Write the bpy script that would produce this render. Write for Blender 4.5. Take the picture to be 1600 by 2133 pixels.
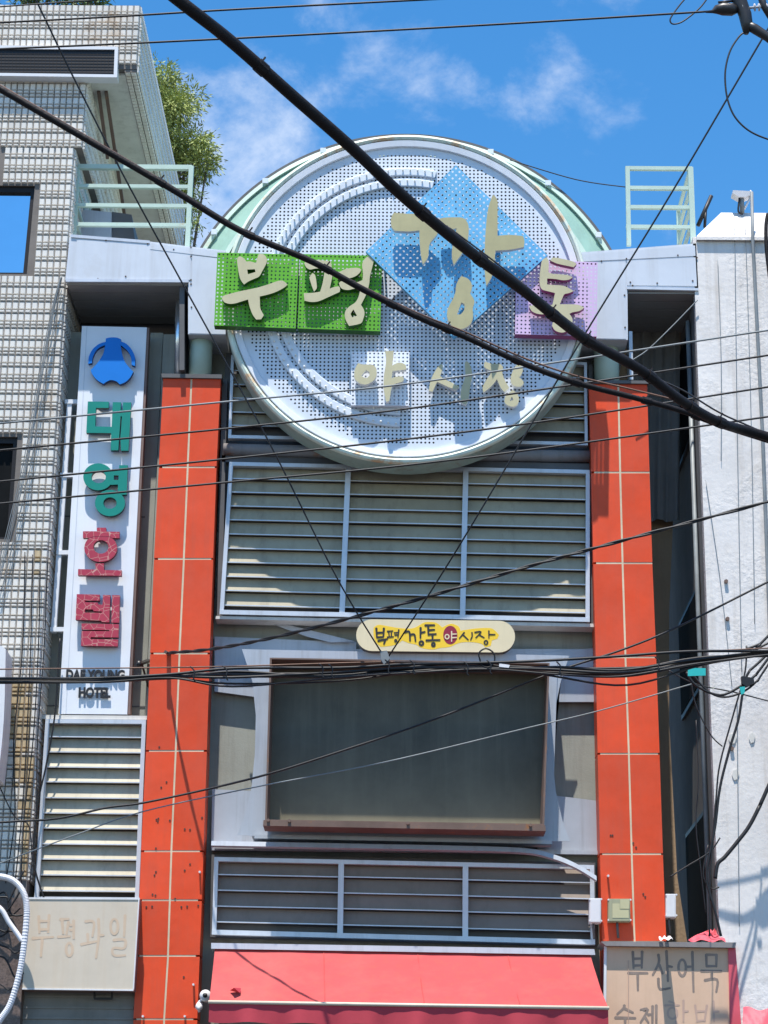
import bpy, math, random
from math import sin, cos, tan, pi, radians, sqrt
from mathutils import Vector, Matrix
from mathutils import noise as mnoise
from mathutils.geometry import tessellate_polygon
random.seed(7)
for o in list(bpy.data.objects):
    bpy.data.objects.remove(o, do_unlink=True)
SC = bpy.context.scene
COL = SC.collection

# ------------------------------------------------------------------ camera
FPX, PITCH, YAW, ROLL = 4400.0, radians(18.4), -0.0101, 0.012
EYE = Vector((0.0, -20.0, 1.6))
F_ = Vector((sin(YAW)*cos(PITCH), cos(YAW)*cos(PITCH), sin(PITCH)))
r0 = Vector((cos(YAW), -sin(YAW), 0.0)); u0 = r0.cross(F_)
R_ = r0*cos(ROLL) + u0*sin(ROLL); U_ = u0*cos(ROLL) - r0*sin(ROLL)
cam = bpy.data.cameras.new('camera'); cam_o = bpy.data.objects.new('camera', cam); COL.objects.link(cam_o)
m = Matrix((R_, U_, -F_)).transposed().to_4x4(); m.translation = EYE
cam_o.matrix_world = m
cam.sensor_fit = 'VERTICAL'; cam.sensor_height = 36.0; cam.lens = 36.0*FPX/2133.0
cam.clip_start = 0.1; cam.clip_end = 3000
SC.camera = cam_o

# ------------------------------------------------------------------ light
TRAVEL = Vector((0.075, 0.303, -1.0)).normalized()
ELEV = math.asin(-TRAVEL.z)
sun = bpy.data.lights.new('sun', 'SUN'); sun.energy = 5.0; sun.angle = radians(0.5); sun.color = (1.0, 0.95, 0.87)
sun_o = bpy.data.objects.new('sun', sun); COL.objects.link(sun_o); sun_o.location = (0, -8, 30)
sun_o.rotation_mode = 'QUATERNION'; sun_o.rotation_quaternion = TRAVEL.to_track_quat('-Z', 'Y')

W = bpy.data.worlds.new('World'); SC.world = W; W.use_nodes = True
nt = W.node_tree; nt.nodes.clear()
def wn(t, **k):
    n = nt.nodes.new(t)
    for a, b in k.items(): setattr(n, a, b)
    return n
out = wn('ShaderNodeOutputWorld'); bg = wn('ShaderNodeBackground'); bg.inputs['Strength'].default_value = 0.085
sky = wn('ShaderNodeTexSky', sky_type='NISHITA', sun_disc=False, sun_elevation=ELEV,
         sun_rotation=math.atan2(-TRAVEL.x, -TRAVEL.y), air_density=1.0, dust_density=0.1, ozone_density=2.2, altitude=60)
hsv = wn('ShaderNodeHueSaturation'); hsv.inputs['Saturation'].default_value = 1.33; hsv.inputs['Value'].default_value = 1.68
hsv.inputs['Hue'].default_value = 0.497
nt.links.new(sky.outputs[0], hsv.inputs['Color'])
# thin wind-torn cloud: noise on the view direction
tc = wn('ShaderNodeTexCoord'); mp = wn('ShaderNodeMapping'); mp.inputs['Scale'].default_value = (1.0, 1.0, 1.25)
mp.inputs['Rotation'].default_value = (0.15, -0.5, 0.2); mp.inputs['Location'].default_value = (0.23, 0.0, 0.31)
nt.links.new(tc.outputs['Generated'], mp.inputs['Vector'])
n1 = wn('ShaderNodeTexNoise'); n1.inputs['Scale'].default_value = 15.0; n1.inputs['Detail'].default_value = 11; n1.inputs['Roughness'].default_value = 0.62; n1.inputs['Distortion'].default_value = 0.15
n2 = wn('ShaderNodeTexNoise'); n2.inputs['Scale'].default_value = 2.6; n2.inputs['Detail'].default_value = 3
nt.links.new(mp.outputs[0], n1.inputs['Vector']); nt.links.new(tc.outputs['Generated'], n2.inputs['Vector'])
def dirpx(px, py): return (F_*FPX + R_*(px-800.0) + U_*(1066.5-py)).normalized()
def cone(d, r_out, r_in, amt=1.0):
    dt = wn('ShaderNodeVectorMath', operation='DOT_PRODUCT'); dt.inputs[1].default_value = d; nt.links.new(tc.outputs['Generated'], dt.inputs[0])
    r_ = wn('ShaderNodeMapRange', interpolation_type='SMOOTHSTEP'); r_.inputs[1].default_value = cos(r_out); r_.inputs[2].default_value = cos(r_in); r_.inputs[4].default_value = amt
    nt.links.new(dt.outputs['Value'], r_.inputs[0]); return r_.outputs[0]
def m2(op, a_, b_):
    n = wn('ShaderNodeMath', operation=op)
    for i, v in enumerate((a_, b_)):
        if isinstance(v, (int, float)): n.inputs[i].default_value = v
        else: nt.links.new(v, n.inputs[i])
    return n.outputs[0]
# cloud banks where they stand in the sky; away from this quarter of the sky a loose scatter goes on
bank = cone(dirpx(760, 120), 0.035, 0.0, 0.45)
for px, py, ro, am in ((830, 165, 0.030, 0.75), (900, 185, 0.022, 0.8), (720, 165, 0.015, 0.5), (980, 195, 0.016, 0.6), (1140, 130, 0.022, 0.65), (1110, 200, 0.02, 0.6), (1180, 25, 0.03, 0.6), (1270, 205, 0.016, 0.5), (1190, 265, 0.016, 0.45), (500, 290, 0.05, 0.9), (420, 420, 0.06, 1.25), (600, 250, 0.03, 0.6), (1390, 430, 0.02, 0.5), (760, 90, 0.03, 0.5)):
    bank = m2('MAXIMUM', bank, cone(dirpx(px, py), ro*1.7, 0.0, am))
scatter = wn('ShaderNodeMapRange', interpolation_type='SMOOTHSTEP'); scatter.inputs[1].default_value = 0.5; scatter.inputs[2].default_value = 0.68; nt.links.new(n2.outputs['Fac'], scatter.inputs[0])
away = m2('SUBTRACT', 1.0, cone(dirpx(800, 800), 0.6, 0.36))
bank = m2('MAXIMUM', bank, m2('MULTIPLY', scatter.outputs[0], away))
dens = m2('ADD', n1.outputs['Fac'], m2('MULTIPLY', bank, 0.37))
nz = wn('ShaderNodeMapRange', interpolation_type='SMOOTHSTEP'); nz.inputs[1].default_value = 0.70; nz.inputs[2].default_value = 1.12; nt.links.new(dens, nz.inputs[0])
cl_ = m2('MULTIPLY', nz.outputs[0], 0.72)
mx = wn('ShaderNodeMixRGB'); mx.inputs['Color2'].default_value = (8.2, 8.6, 9.2, 1)
nt.links.new(cl_, mx.inputs['Fac']); nt.links.new(hsv.outputs[0], mx.inputs['Color1'])
nt.links.new(mx.outputs[0], bg.inputs['Color']); nt.links.new(bg.outputs[0], out.inputs['Surface'])

vs = SC.view_settings
vs.view_transform = 'Standard'; vs.look = 'None'; vs.exposure = 0.68; vs.gamma = 1.0; vs.use_curve_mapping = False
SC.render.engine = 'CYCLES'; SC.cycles.max_bounces = 6

# ------------------------------------------------------------------ pixel -> place
def P(px, py, Y=0.0):
    d = F_*FPX + R_*(px-800.0) + U_*(1066.5-py)
    return EYE + d*((Y-EYE.y)/d.y)

# ------------------------------------------------------------------ materials
def M(name, col, rough=0.6, metal=0.0, var=0.10, vscale=2.5, streak=0.0, streak_col=(0.12, 0.10, 0.08), rust=0.0, rust_col=(0.28, 0.11, 0.03),
      bump=0.0, bscale=60.0, pvar=0.0, rust_scale=3.0, rust_t=0.6, rust_w=0.08, spec=0.4, coat=0.0, voro=None, zdust=None, patchy=False):
    m_ = bpy.data.materials.new(name); m_.use_nodes = True
    t = m_.node_tree; t.nodes.clear(); L = t.links.new
    def N(ty, **k):
        n = t.nodes.new(ty)
        for a, b in k.items(): setattr(n, a, b)
        return n
    o_ = N('ShaderNodeOutputMaterial'); b_ = N('ShaderNodeBsdfPrincipled'); L(b_.outputs[0], o_.inputs[0])
    b_.inputs['Roughness'].default_value = rough; b_.inputs['Metallic'].default_value = metal
    b_.inputs['Specular IOR Level'].default_value = spec
    if coat: b_.inputs['Coat Weight'].default_value = coat; b_.inputs['Coat Roughness'].default_value = 0.1
    g = N('ShaderNodeNewGeometry')
    c = N('ShaderNodeRGB'); c.outputs[0].default_value = (*col, 1); cur = c.outputs[0]
    no = N('ShaderNodeTexNoise'); no.inputs['Scale'].default_value = vscale; no.inputs['Detail'].default_value = 6; no.inputs['Roughness'].default_value = 0.65
    L(g.outputs['Position'], no.inputs['Vector'])
    mr = N('ShaderNodeMapRange'); mr.inputs[1].default_value = 0.3; mr.inputs[2].default_value = 0.7
    mr.inputs[3].default_value = 1-var; mr.inputs[4].default_value = 1+var*0.6
    L(no.outputs['Fac'], mr.inputs[0])
    val = mr.outputs[0]
    if pvar:
        oi = N('ShaderNodeObjectInfo'); m2 = N('ShaderNodeMapRange'); m2.inputs[3].default_value = 1-pvar; m2.inputs[4].default_value = 1+pvar
        L(oi.outputs['Random'], m2.inputs[0]); mm = N('ShaderNodeMath', operation='MULTIPLY'); L(val, mm.inputs[0]); L(m2.outputs[0], mm.inputs[1]); val = mm.outputs[0]
    vm = N('ShaderNodeVectorMath', operation='SCALE'); L(cur, vm.inputs[0]); L(val, vm.inputs['Scale']); cur = vm.outputs[0]
    def mixin(fac_socket, col2):
        nonlocal cur
        x = N('ShaderNodeMixRGB'); x.inputs['Color2'].default_value = (*col2, 1); L(fac_socket, x.inputs['Fac']); L(cur, x.inputs['Color1']); cur = x.outputs[0]
    if streak:
        mp_ = N('ShaderNodeMapping'); mp_.inputs['Scale'].default_value = (9, 9, 0.55); L(g.outputs['Position'], mp_.inputs[0])
        s = N('ShaderNodeTexNoise'); s.inputs['Scale'].default_value = 1.0; s.inputs['Detail'].default_value = 5; s.inputs['Roughness'].default_value = 0.7; L(mp_.outputs[0], s.inputs['Vector'])
        r = N('ShaderNodeMapRange'); r.inputs[1].default_value = 0.5; r.inputs[2].default_value = 0.78; r.inputs[4].default_value = streak; L(s.outputs['Fac'], r.inputs[0]); mixin(r.outputs[0], streak_col)
    if rust:
        s = N('ShaderNodeTexNoise'); s.inputs['Scale'].default_value = rust_scale; s.inputs['Detail'].default_value = 8; s.inputs['Roughness'].default_value = 0.7; L(g.outputs['Position'], s.inputs['Vector'])
        r = N('ShaderNodeMapRange'); r.inputs[1].default_value = rust_t; r.inputs[2].default_value = rust_t+rust_w; r.inputs[4].default_value = rust; L(s.outputs['Fac'], r.inputs[0]); mixin(r.outputs[0], rust_col)
    if voro:   # crazed cracks
        v = N('ShaderNodeTexVoronoi', feature='DISTANCE_TO_EDGE'); v.inputs['Scale'].default_value = voro[0]; L(g.outputs['Position'], v.inputs['Vector'])
        r = N('ShaderNodeMapRange'); r.inputs[1].default_value = voro[1]; r.inputs[2].default_value = voro[1]*0.4; L(v.outputs['Distance'], r.inputs[0]); mixin(r.outputs[0], voro[2])
    if zdust:   # dirt washed down and settled along the lower edge
        sx = N('ShaderNodeSeparateXYZ'); L(g.outputs['Position'], sx.inputs[0])
        r = N('ShaderNodeMapRange'); r.name = 'zdust'; r.inputs[1].default_value = zdust[0]; r.inputs[2].default_value = zdust[1]; r.inputs[3].default_value = 0.85; r.inputs[4].default_value = 0.0
        L(sx.outputs[2], r.inputs[0]); pw_ = N('ShaderNodeMath', operation='POWER'); pw_.inputs[1].default_value = 1.6; L(r.outputs[0], pw_.inputs[0])
        k = N('ShaderNodeMath', operation='MULTIPLY'); L(pw_.outputs[0], k.inputs[0]); L(no.outputs['Fac'], k.inputs[1]); k2 = N('ShaderNodeMath', operation='MULTIPLY'); k2.inputs[1].default_value = 1.7; k2.use_clamp = True; L(k.outputs[0], k2.inputs[0]); mixin(k2.outputs[0], zdust[2])
    L(cur, b_.inputs['Base Color'])
    if bump:
        s = N('ShaderNodeTexNoise'); s.inputs['Scale'].default_value = bscale; s.inputs['Detail'].default_value = 6; s.inputs['Roughness'].default_value = 0.6; L(g.outputs['Position'], s.inputs['Vector'])
        bp = N('ShaderNodeBump'); bp.inputs['Strength'].default_value = min(1.0, bump); bp.inputs['Distance'].default_value = 0.02*max(1.0, bump); hs = s.outputs['Fac']
        if patchy:   # smooth where the render has been repaired
            pn = N('ShaderNodeTexNoise'); pn.inputs['Scale'].default_value = 1.1; pn.inputs['Detail'].default_value = 4; L(g.outputs['Position'], pn.inputs['Vector'])
            pr = N('ShaderNodeMapRange'); pr.inputs[1].default_value = 0.46; pr.inputs[2].default_value = 0.56; pr.inputs[3].default_value = 0.38; L(pn.outputs['Fac'], pr.inputs[0])
            pm = N('ShaderNodeMath', operation='MULTIPLY'); L(hs, pm.inputs[0]); L(pr.outputs[0], pm.inputs[1]); hs = pm.outputs[0]
        L(hs, bp.inputs['Height']); L(bp.outputs[0], b_.inputs['Normal'])
    return m_
MT = dict(
    orange=M('orange_panel', (0.69, 0.072, 0.022), 0.45, var=0.14, rust=0.5, rust_scale=1.3, rust_t=0.42, rust_w=0.35, rust_col=(0.60, 0.115, 0.07), streak=0.45, streak_col=(0.46, 0.09, 0.05), pvar=0.11, bump=0.08, bscale=9, spec=0.2),
    grout=M('cream_sealant', (0.62, 0.52, 0.36), 0.8, var=0.2),
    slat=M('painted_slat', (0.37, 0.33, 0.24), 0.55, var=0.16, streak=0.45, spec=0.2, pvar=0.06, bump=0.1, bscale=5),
    slat_light=M('lit_slat', (0.50, 0.455, 0.355), 0.55, var=0.14, streak=0.35, spec=0.2, pvar=0.06),  # lighter slat copy: strength of the sunlit bands put into its colour
    slat_dark=M('brown_slat', (0.25, 0.205, 0.175), 0.6, spec=0.15, var=0.14, streak=0.3, pvar=0.06, bump=0.1, bscale=5),  # darker, browner slat colour for the low louvre
    alu=M('aluminium_frame', (0.58, 0.60, 0.64), 0.38, 0.25, var=0.10, streak=0.25),
    wall=M('grey_green_render', (0.30, 0.305, 0.265), 0.75, var=0.12, streak=0.4, bump=0.1),
    silver=M('silver_cladding', (0.40, 0.425, 0.47), 0.45, 0.15, var=0.12, vscale=1.3, streak=0.35, bump=0.12, bscale=2.5, rust=0.15, rust_scale=1.5, rust_col=(0.34, 0.33, 0.33)),
    fascia=M('fascia_cladding', (0.56, 0.59, 0.64), 0.45, 0.1, var=0.10, vscale=1.3, streak=0.3, streak_col=(0.3, 0.27, 0.24), bump=0.12, bscale=2.0, rust=0.2, rust_scale=1.8, rust_col=(0.40, 0.38, 0.36)),
    soffit=M('soffit_board', (0.30, 0.29, 0.28), 0.7, var=0.1, pvar=0.05),
    dark=M('cavity_shade', (0.025, 0.025, 0.028), 0.9, var=0.3),
    darkgrey=M('dark_grey_metal', (0.10, 0.10, 0.105), 0.6, var=0.25, streak=0.3),
    drain=M('grey_beam', (0.24, 0.22, 0.215), 0.6, var=0.2, rust=0.6, streak=0.5),
    disc=M('disc_sheet', (0.62, 0.67, 0.74), 0.5, var=0.10, vscale=1.2, streak=0.28, streak_col=(0.40, 0.42, 0.45)),
    lip=M('disc_lip', (0.70, 0.72, 0.77), 0.45, var=0.08, streak=0.25, streak_col=(0.4, 0.38, 0.36)),
    drum=M('shaded_drum', (0.36, 0.47, 0.42), 0.55, var=0.2, streak=0.6, streak_col=(0.24, 0.22, 0.17), rust=0.5, rust_scale=4, rust_t=0.58),  # rim colour darkened: shade on the drum side put into the base, plus rust
    rim=M('rusty_mint_rim', (0.62, 0.70, 0.60), 0.5, var=0.15, rust=0.8, rust_scale=3.2, rust_t=0.545, rust_col=(0.55, 0.30, 0.13), streak=0.5, streak_col=(0.30, 0.28, 0.22)),
    teal=M('teal_vault', (0.25, 0.40, 0.335), 0.4, var=0.14, streak=0.3),
    mint=M('mint_paint', (0.44, 0.56, 0.485), 0.5, var=0.12, rust=0.55, rust_scale=6, rust_col=(0.42, 0.30, 0.18)),
    green=M('green_sheet', (0.115, 0.385, 0.03), 0.5, spec=0.2, var=0.08, streak=0.2, streak_col=(0.1, 0.25, 0.05)),
    dgreen=M('dark_green_edge', (0.03, 0.13, 0.02), 0.5),
    blue=M('blue_sheet', (0.135, 0.41, 0.66), 0.5, spec=0.25, var=0.16, vscale=2.0, streak=0.55, streak_col=(0.06, 0.27, 0.60)),
    purple=M('lilac_sheet', (0.60, 0.435, 0.64), 0.5, var=0.08, streak=0.2, streak_col=(0.45, 0.3, 0.45)),
    magenta=M('magenta_edge', (0.32, 0.07, 0.20), 0.5),
    whitesheet=M('white_sheet', (0.74, 0.77, 0.83), 0.45, var=0.06, streak=0.15),
    cream=M('cream_letter_face', (0.50, 0.455, 0.285), 0.5, var=0.10, vscale=3, streak=0.3, streak_col=(0.34, 0.30, 0.18)),
    creamdull=M('aged_letter_face', (0.395, 0.36, 0.195), 0.5, var=0.12, vscale=3, streak=0.3, streak_col=(0.27, 0.24, 0.13)),
    whiteedge=M('white_letter_return', (0.78, 0.78, 0.76), 0.5),
    bulb=M('white_bulb', (0.82, 0.80, 0.74), 0.3),
    sign=M('white_sign_panel', (0.74, 0.76, 0.80), 0.4, var=0.05, streak=0.14, streak_col=(0.5, 0.47, 0.44)),
    signedge=M('brown_sign_edge', (0.20, 0.13, 0.11), 0.6, var=0.3),
    emblem=M('blue_emblem', (0.010, 0.175, 0.58), 0.45, spec=0.2, var=0.06),
    emblem_side=M('navy_return', (0.01, 0.035, 0.16), 0.5),
    tealletter=M('green_letter', (0.004, 0.215, 0.165), 0.4, var=0.08),
    tealside=M('green_return', (0.003, 0.05, 0.04), 0.5),
    red=M('crazed_red_letter', (0.40, 0.035, 0.065), 0.45, var=0.12, voro=(12.0, 0.028, (0.56, 0.30, 0.25))),
    redside=M('red_return', (0.20, 0.02, 0.03), 0.5),
    black=M('black_letter', (0.015, 0.015, 0.018), 0.5),
    capsule=M('cream_capsule', (0.68, 0.58, 0.38), 0.35, var=0.05, streak=0.1),
    yellow=M('yellow_print', (0.80, 0.52, 0.03), 0.45, var=0.05),
    maroon=M('maroon_print', (0.25, 0.015, 0.04), 0.45),
    ink=M('black_print', (0.02, 0.02, 0.022), 0.5),
    screen=M('dusty_screen', (0.118, 0.106, 0.08), 0.38, var=0.35, vscale=1.1, streak=0.6, streak_col=(0.165, 0.15, 0.11), spec=0.25, zdust=(0.0, 1.0, (0.23, 0.20, 0.13))),
    rusty=M('rusty_frame', (0.155, 0.10, 0.08), 0.7, var=0.3, rust=0.9, rust_scale=5),
    fabric=M('awning_fabric', (0.44, 0.075, 0.077), 0.88, rust=0.45, rust_scale=1.1, rust_t=0.46, rust_w=0.25, rust_col=(0.50, 0.135, 0.115), spec=0.1, var=0.08, vscale=1.5, streak=0.22, streak_col=(0.46, 0.115, 0.055), bump=0.15, bscale=3),
    fabric_dark=M('valance_fabric', (0.42, 0.04, 0.06), 0.8, var=0.1, bump=0.1, bscale=5),
    beige=M('faded_beige_sign', (0.58, 0.50, 0.40), 0.6, var=0.08, streak=0.3, streak_col=(0.50, 0.36, 0.22)),
    ghost=M('faded_orange_print', (0.58, 0.435, 0.31), 0.6, var=0.08),
    brownsign=M('faded_brown_sign', (0.64, 0.43, 0.30), 0.7, spec=0.15, var=0.08, streak=0.25, streak_col=(0.45, 0.28, 0.17)),
    brownink=M('worn_dark_print', (0.26, 0.195, 0.16), 0.6, var=0.3, vscale=6),
    brownghost=M('faint_print', (0.48, 0.32, 0.25), 0.6, var=0.1),
    redtarp=M('red_tarpaulin', (0.62, 0.09, 0.12), 0.6, var=0.15),
    cable=M('black_cable', (0.014, 0.011, 0.012), 0.6, spec=0.2, var=0.4, bump=0.3, bscale=30),
    wire=M('black_wire', (0.012, 0.012, 0.014), 0.5, var=0.2),
    greywire=M('grey_wire', (0.20, 0.22, 0.23), 0.5, var=0.3),
    rustwire=M('rusty_steel_wire', (0.17, 0.09, 0.06), 0.6, var=0.4),
    whitepipe=M('white_corrugated_pipe', (0.66, 0.66, 0.70), 0.5, var=0.14, streak=0.3),
    tile=M('white_ribbed_tile', (0.68, 0.645, 0.59), 0.35, var=0.10, vscale=1.5, pvar=0.10, streak=0.22, streak_col=(0.36, 0.22, 0.10), rust=0.55, rust_scale=1.1, rust_col=(0.42, 0.25, 0.10)),
    tilestain=M('rust_stained_tile', (0.50, 0.385, 0.23), 0.5, var=0.3, vscale=5, streak=0.75, streak_col=(0.20, 0.10, 0.04), rust=0.8, rust_scale=6, rust_col=(0.52, 0.42, 0.30)),
    joint=M('dark_tile_joint', (0.17, 0.15, 0.135), 0.9, var=0.3),
    soffitwhite=M('white_soffit', (0.62, 0.60, 0.56), 0.8, var=0.12, streak=0.3),
    glass=M('mirror_window_glass', (0.62, 0.72, 0.78), 0.03, 1.0, var=0.03),
    darkglass=M('dark_glass', (0.012, 0.013, 0.014), 0.9, var=0.3, spec=0.03),
    bronze=M('dark_bronze_frame', (0.015, 0.013, 0.014), 0.5, spec=0.25),
    ledface=M('led_face', (0.012, 0.012, 0.014), 0.5, var=0.2),
    ledframe=M('led_frame', (0.66, 0.67, 0.70), 0.4, var=0.05),
    stucco=M('white_stucco', (0.70, 0.665, 0.64), 0.9, spec=0.15, var=0.12, vscale=0.9, bump=0.45, bscale=21, patchy=True, streak=0.6, streak_col=(0.44, 0.385, 0.335), rust=0.5, rust_scale=2.4, rust_t=0.54, rust_w=0.12, rust_col=(0.50, 0.455, 0.41)),
    grit=M('grey_pebbledash', (0.50, 0.47, 0.47), 0.9, var=0.5, vscale=40, bump=0.8, bscale=60),
    shade_wall=M('shaded_wall', (0.16, 0.15, 0.15), 0.9, var=0.2, streak=0.4),  # walls standing in shade, their darkness put into the base colour
    tan=M('tan_render', (0.36, 0.25, 0.155), 0.85, var=0.12, vscale=2, streak=0.35, bump=0.2, bscale=30),
    curtain=M('grey_curtain', (0.20, 0.19, 0.18), 0.9, var=0.15, streak=0.3),
    boxwhite=M('white_plastic', (0.68, 0.67, 0.68), 0.4, var=0.08, streak=0.2),
    boxgreen=M('olive_plastic', (0.34, 0.34, 0.22), 0.45, var=0.1, streak=0.3),
    boxlid=M('olive_lid', (0.50, 0.47, 0.28), 0.45, var=0.1),
    tag=M('teal_tag', (0.02, 0.42, 0.40), 0.5),
    granite=M('brown_granite', (0.14, 0.10, 0.085), 0.45, var=0.55, vscale=60, bump=0.1),
    shutter=M('grey_lintel', (0.22, 0.215, 0.20), 0.6, var=0.2, streak=0.4),
    steel=M('bright_steel_pipe', (0.66, 0.70, 0.76), 0.25, 0.8, var=0.1),
    insul=M('dark_line_hardware', (0.025, 0.023, 0.024), 0.4, var=0.3),
    porcelain=M('grey_porcelain', (0.5, 0.5, 0.52), 0.25),
    asphalt=M('asphalt', (0.045, 0.045, 0.047), 0.9, var=0.25, vscale=8, bump=0.3, bscale=80),
    paving=M('pavement_block', (0.09, 0.088, 0.085), 0.85, var=0.15, vscale=3),
    bark=M('tree_bark', (0.12, 0.09, 0.065), 0.9, var=0.3, vscale=10, bump=0.5),
    screw=M('dark_screw', (0.06, 0.04, 0.03), 0.7),
)
def leafmat(name, col):
    m_ = M(name, col, 0.6, var=0.35, vscale=3.0)
    b = next(n for n in m_.node_tree.nodes if n.type == 'BSDF_PRINCIPLED')
    b.inputs['Subsurface Weight'].default_value = 0.0
    return m_
MT['leaf'] = leafmat('willow_leaf', (0.31, 0.36, 0.095)); MT['leaf2'] = leafmat('roof_leaf', (0.08, 0.14, 0.035))

# ------------------------------------------------------------------ builders
ORG = {}
def link(o, parent=None):
    COL.objects.link(o)
    if parent is not None: o.parent = parent
    ORG[o.name] = ORG.get(parent.name, Vector()) if parent is not None else Vector()
    return o
def thing(name, label, cat, loc=(0, 0, 0), group=None):
    o = bpy.data.objects.new(name, None); o.empty_display_size = 0.2
    COL.objects.link(o); o.location = loc; ORG[o.name] = Vector(loc)
    tag(o, label, cat, group); return o
def tag(o, label=None, cat=None, group=None, kind=None):
    if label: o['label'] = label
    if cat: o['category'] = cat
    if group: o['group'] = group
    if kind: o['kind'] = kind
    return o
def mesh(name, verts, faces, mats, parent=None, fm=None, smooth=False):
    """world-space verts -> one object (child verts are taken relative to the thing's base)"""
    org = ORG.get(parent.name, Vector()) if parent is not None else Vector()
    me = bpy.data.meshes.new(name)
    me.from_pydata([tuple(Vector(v)-org) for v in verts], [], faces)
    if not isinstance(mats, (list, tuple)): mats = [mats]
    for a in mats: me.materials.append(a)
    if fm: me.polygons.foreach_set('material_index', fm)
    if smooth: me.polygons.foreach_set('use_smooth', [True]*len(me.polygons))
    me.update()
    return link(bpy.data.objects.new(name, me), parent)
def smoothpts(pts, n=4, closed=True):
    """Catmull-Rom through pts; a tuple with a third item True is a hard corner"""
    res = []; N = len(pts)
    rng = range(N if closed else N-1)
    for i in rng:
        p1, p2 = pts[i], pts[(i+1) % N]
        p0 = pts[i-1] if (closed or i > 0) else p1
        p3 = pts[(i+2) % N] if (closed or i+2 < N) else p2
        d = len(p1)
        for k in range(n):
            t = k/n
            res.append(tuple(0.5*((2*p1[j])+(-p0[j]+p2[j])*t+(2*p0[j]-5*p1[j]+4*p2[j]-p3[j])*t*t+(-p0[j]+3*p1[j]-3*p2[j]+p3[j])*t**3) for j in range(d)))
    if not closed: res.append(tuple(pts[-1]))
    return res
def soften(pts, n=3):
    """round an outline but keep its sharp corners"""
    N = len(pts); res = []
    for i in range(N):
        a, b, c = Vector(pts[i-1][:2]), Vector(pts[i][:2]), Vector(pts[(i+1) % N][:2])
        ang = (b-a).angle(c-b, 0)
        res.append((b.x, b.y, ang > 0.85))
    out_ = []
    for i in range(N):
        p1, p2 = res[i], res[(i+1) % N]
        p0 = res[i-1] if not p1[2] else p1
        p3 = res[(i+2) % N] if not p2[2] else p2
        for k in range(n):
            t = k/n
            out_.append(tuple(0.5*((2*p1[j])+(-p0[j]+p2[j])*t+(2*p0[j]-5*p1[j]+4*p2[j]-p3[j])*t*t+(-p0[j]+3*p1[j]-3*p2[j]+p3[j])*t**3) for j in (0, 1)))
    return out_
def prism_w(name, loops, Yf, depth, mats, parent=None, back=True):
    """loops of world (X,Z) points: outer then holes; front at Yf, extruded away by depth; mats = front[, side]"""
    if not isinstance(mats, (list, tuple)): mats = [mats, mats]
    vl = [[Vector((x, z, 0)) for x, z in lp] for lp in loops]
    tris = tessellate_polygon(vl)
    flat = [p for lp in loops for p in lp]; n = len(flat)
    verts = [(x, Yf, z) for x, z in flat] + [(x, Yf+depth, z) for x, z in flat]
    faces = []; fm = []
    for t in tris:
        a, b, c = [Vector((flat[i][0], flat[i][1])) for i in t]
        cr = (b-a).cross(c-a) if hasattr((b-a), 'cross') else 0
        t = tuple(t) if cr > 0 else tuple(reversed(t))   # ccw in X,Z seen from -Y
        faces.append(t); fm.append(0)
        if back: faces.append(tuple(i+n for i in reversed(t))); fm.append(1)
    base = 0
    for k, lp in enumerate(loops):
        m_ = len(lp)
        area = sum(lp[i][0]*lp[(i+1) % m_][1]-lp[(i+1) % m_][0]*lp[i][1] for i in range(m_))
        ccw = (area > 0) == (k == 0)
        for i in range(m_):
            a, b = base+i, base+(i+1) % m_
            faces.append((b, a, a+n, b+n) if ccw else (a, b, b+n, a+n)); fm.append(1)
        base += m_
    return mesh(name, verts, faces, mats, parent, fm)
def W2(pts, Y): return [(lambda v: (v.x, v.z))(P(a, b, Y)) for a, b in pts]
def prism(name, pts, Yf, depth, mats, parent=None, holes=(), soft=False):
    lps = [pts]+list(holes)
    if soft: lps = [soften(l) for l in lps]
    return prism_w(name, [W2(l, Yf) for l in lps], Yf, depth, mats, parent)
def rect(x0, y0, x1, y1): return [(x0, y0), (x1, y0), (x1, y1), (x0, y1)]
def ell(cx, cy, rx, ry, n=28, a0=0, a1=2*pi):
    return [(cx+rx*cos(a0+(a1-a0)*i/n), cy-ry*sin(a0+(a1-a0)*i/n)) for i in range(n if abs(a1-a0) > 6.28 else n+1)]
def box(name, lo, hi, mat, parent=None):
    (a, b, c), (d, e, f) = lo, hi
    v = [(a, b, c), (d, b, c), (d, e, c), (a, e, c), (a, b, f), (d, b, f), (d, e, f), (a, e, f)]
    return mesh(name, v, [(0, 3, 2, 1), (4, 5, 6, 7), (0, 1, 5, 4), (1, 2, 6, 5), (2, 3, 7, 6), (3, 0, 4, 7)], mat, parent)
def add_bar(V, Fc, p0, p1, w, h):
    """square bar p0->p1"""
    p0, p1 = Vector(p0), Vector(p1); d = (p1-p0).normalized()
    a = d.cross(Vector((0, 1, 0)));
    if a.length < 1e-3: a = Vector((1, 0, 0))
    a.normalize(); b = d.cross(a)
    i = len(V)
    for p in (p0, p1):
        for s, t in ((-1, -1), (1, -1), (1, 1), (-1, 1)): V.append(p+a*(s*w/2)+b*(t*h/2))
    Fc += [(i, i+1, i+2, i+3), (i+7, i+6, i+5, i+4)]+[(i+k, i+4+k, i+4+(k+1) % 4, i+(k+1) % 4) for k in range(4)]
def bars(name, segs, w, h, mat, parent=None):
    V, Fc = [], []
    for a, b in segs: add_bar(V, Fc, a, b, w, h)
    return mesh(name, V, Fc, mat, parent)
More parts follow.
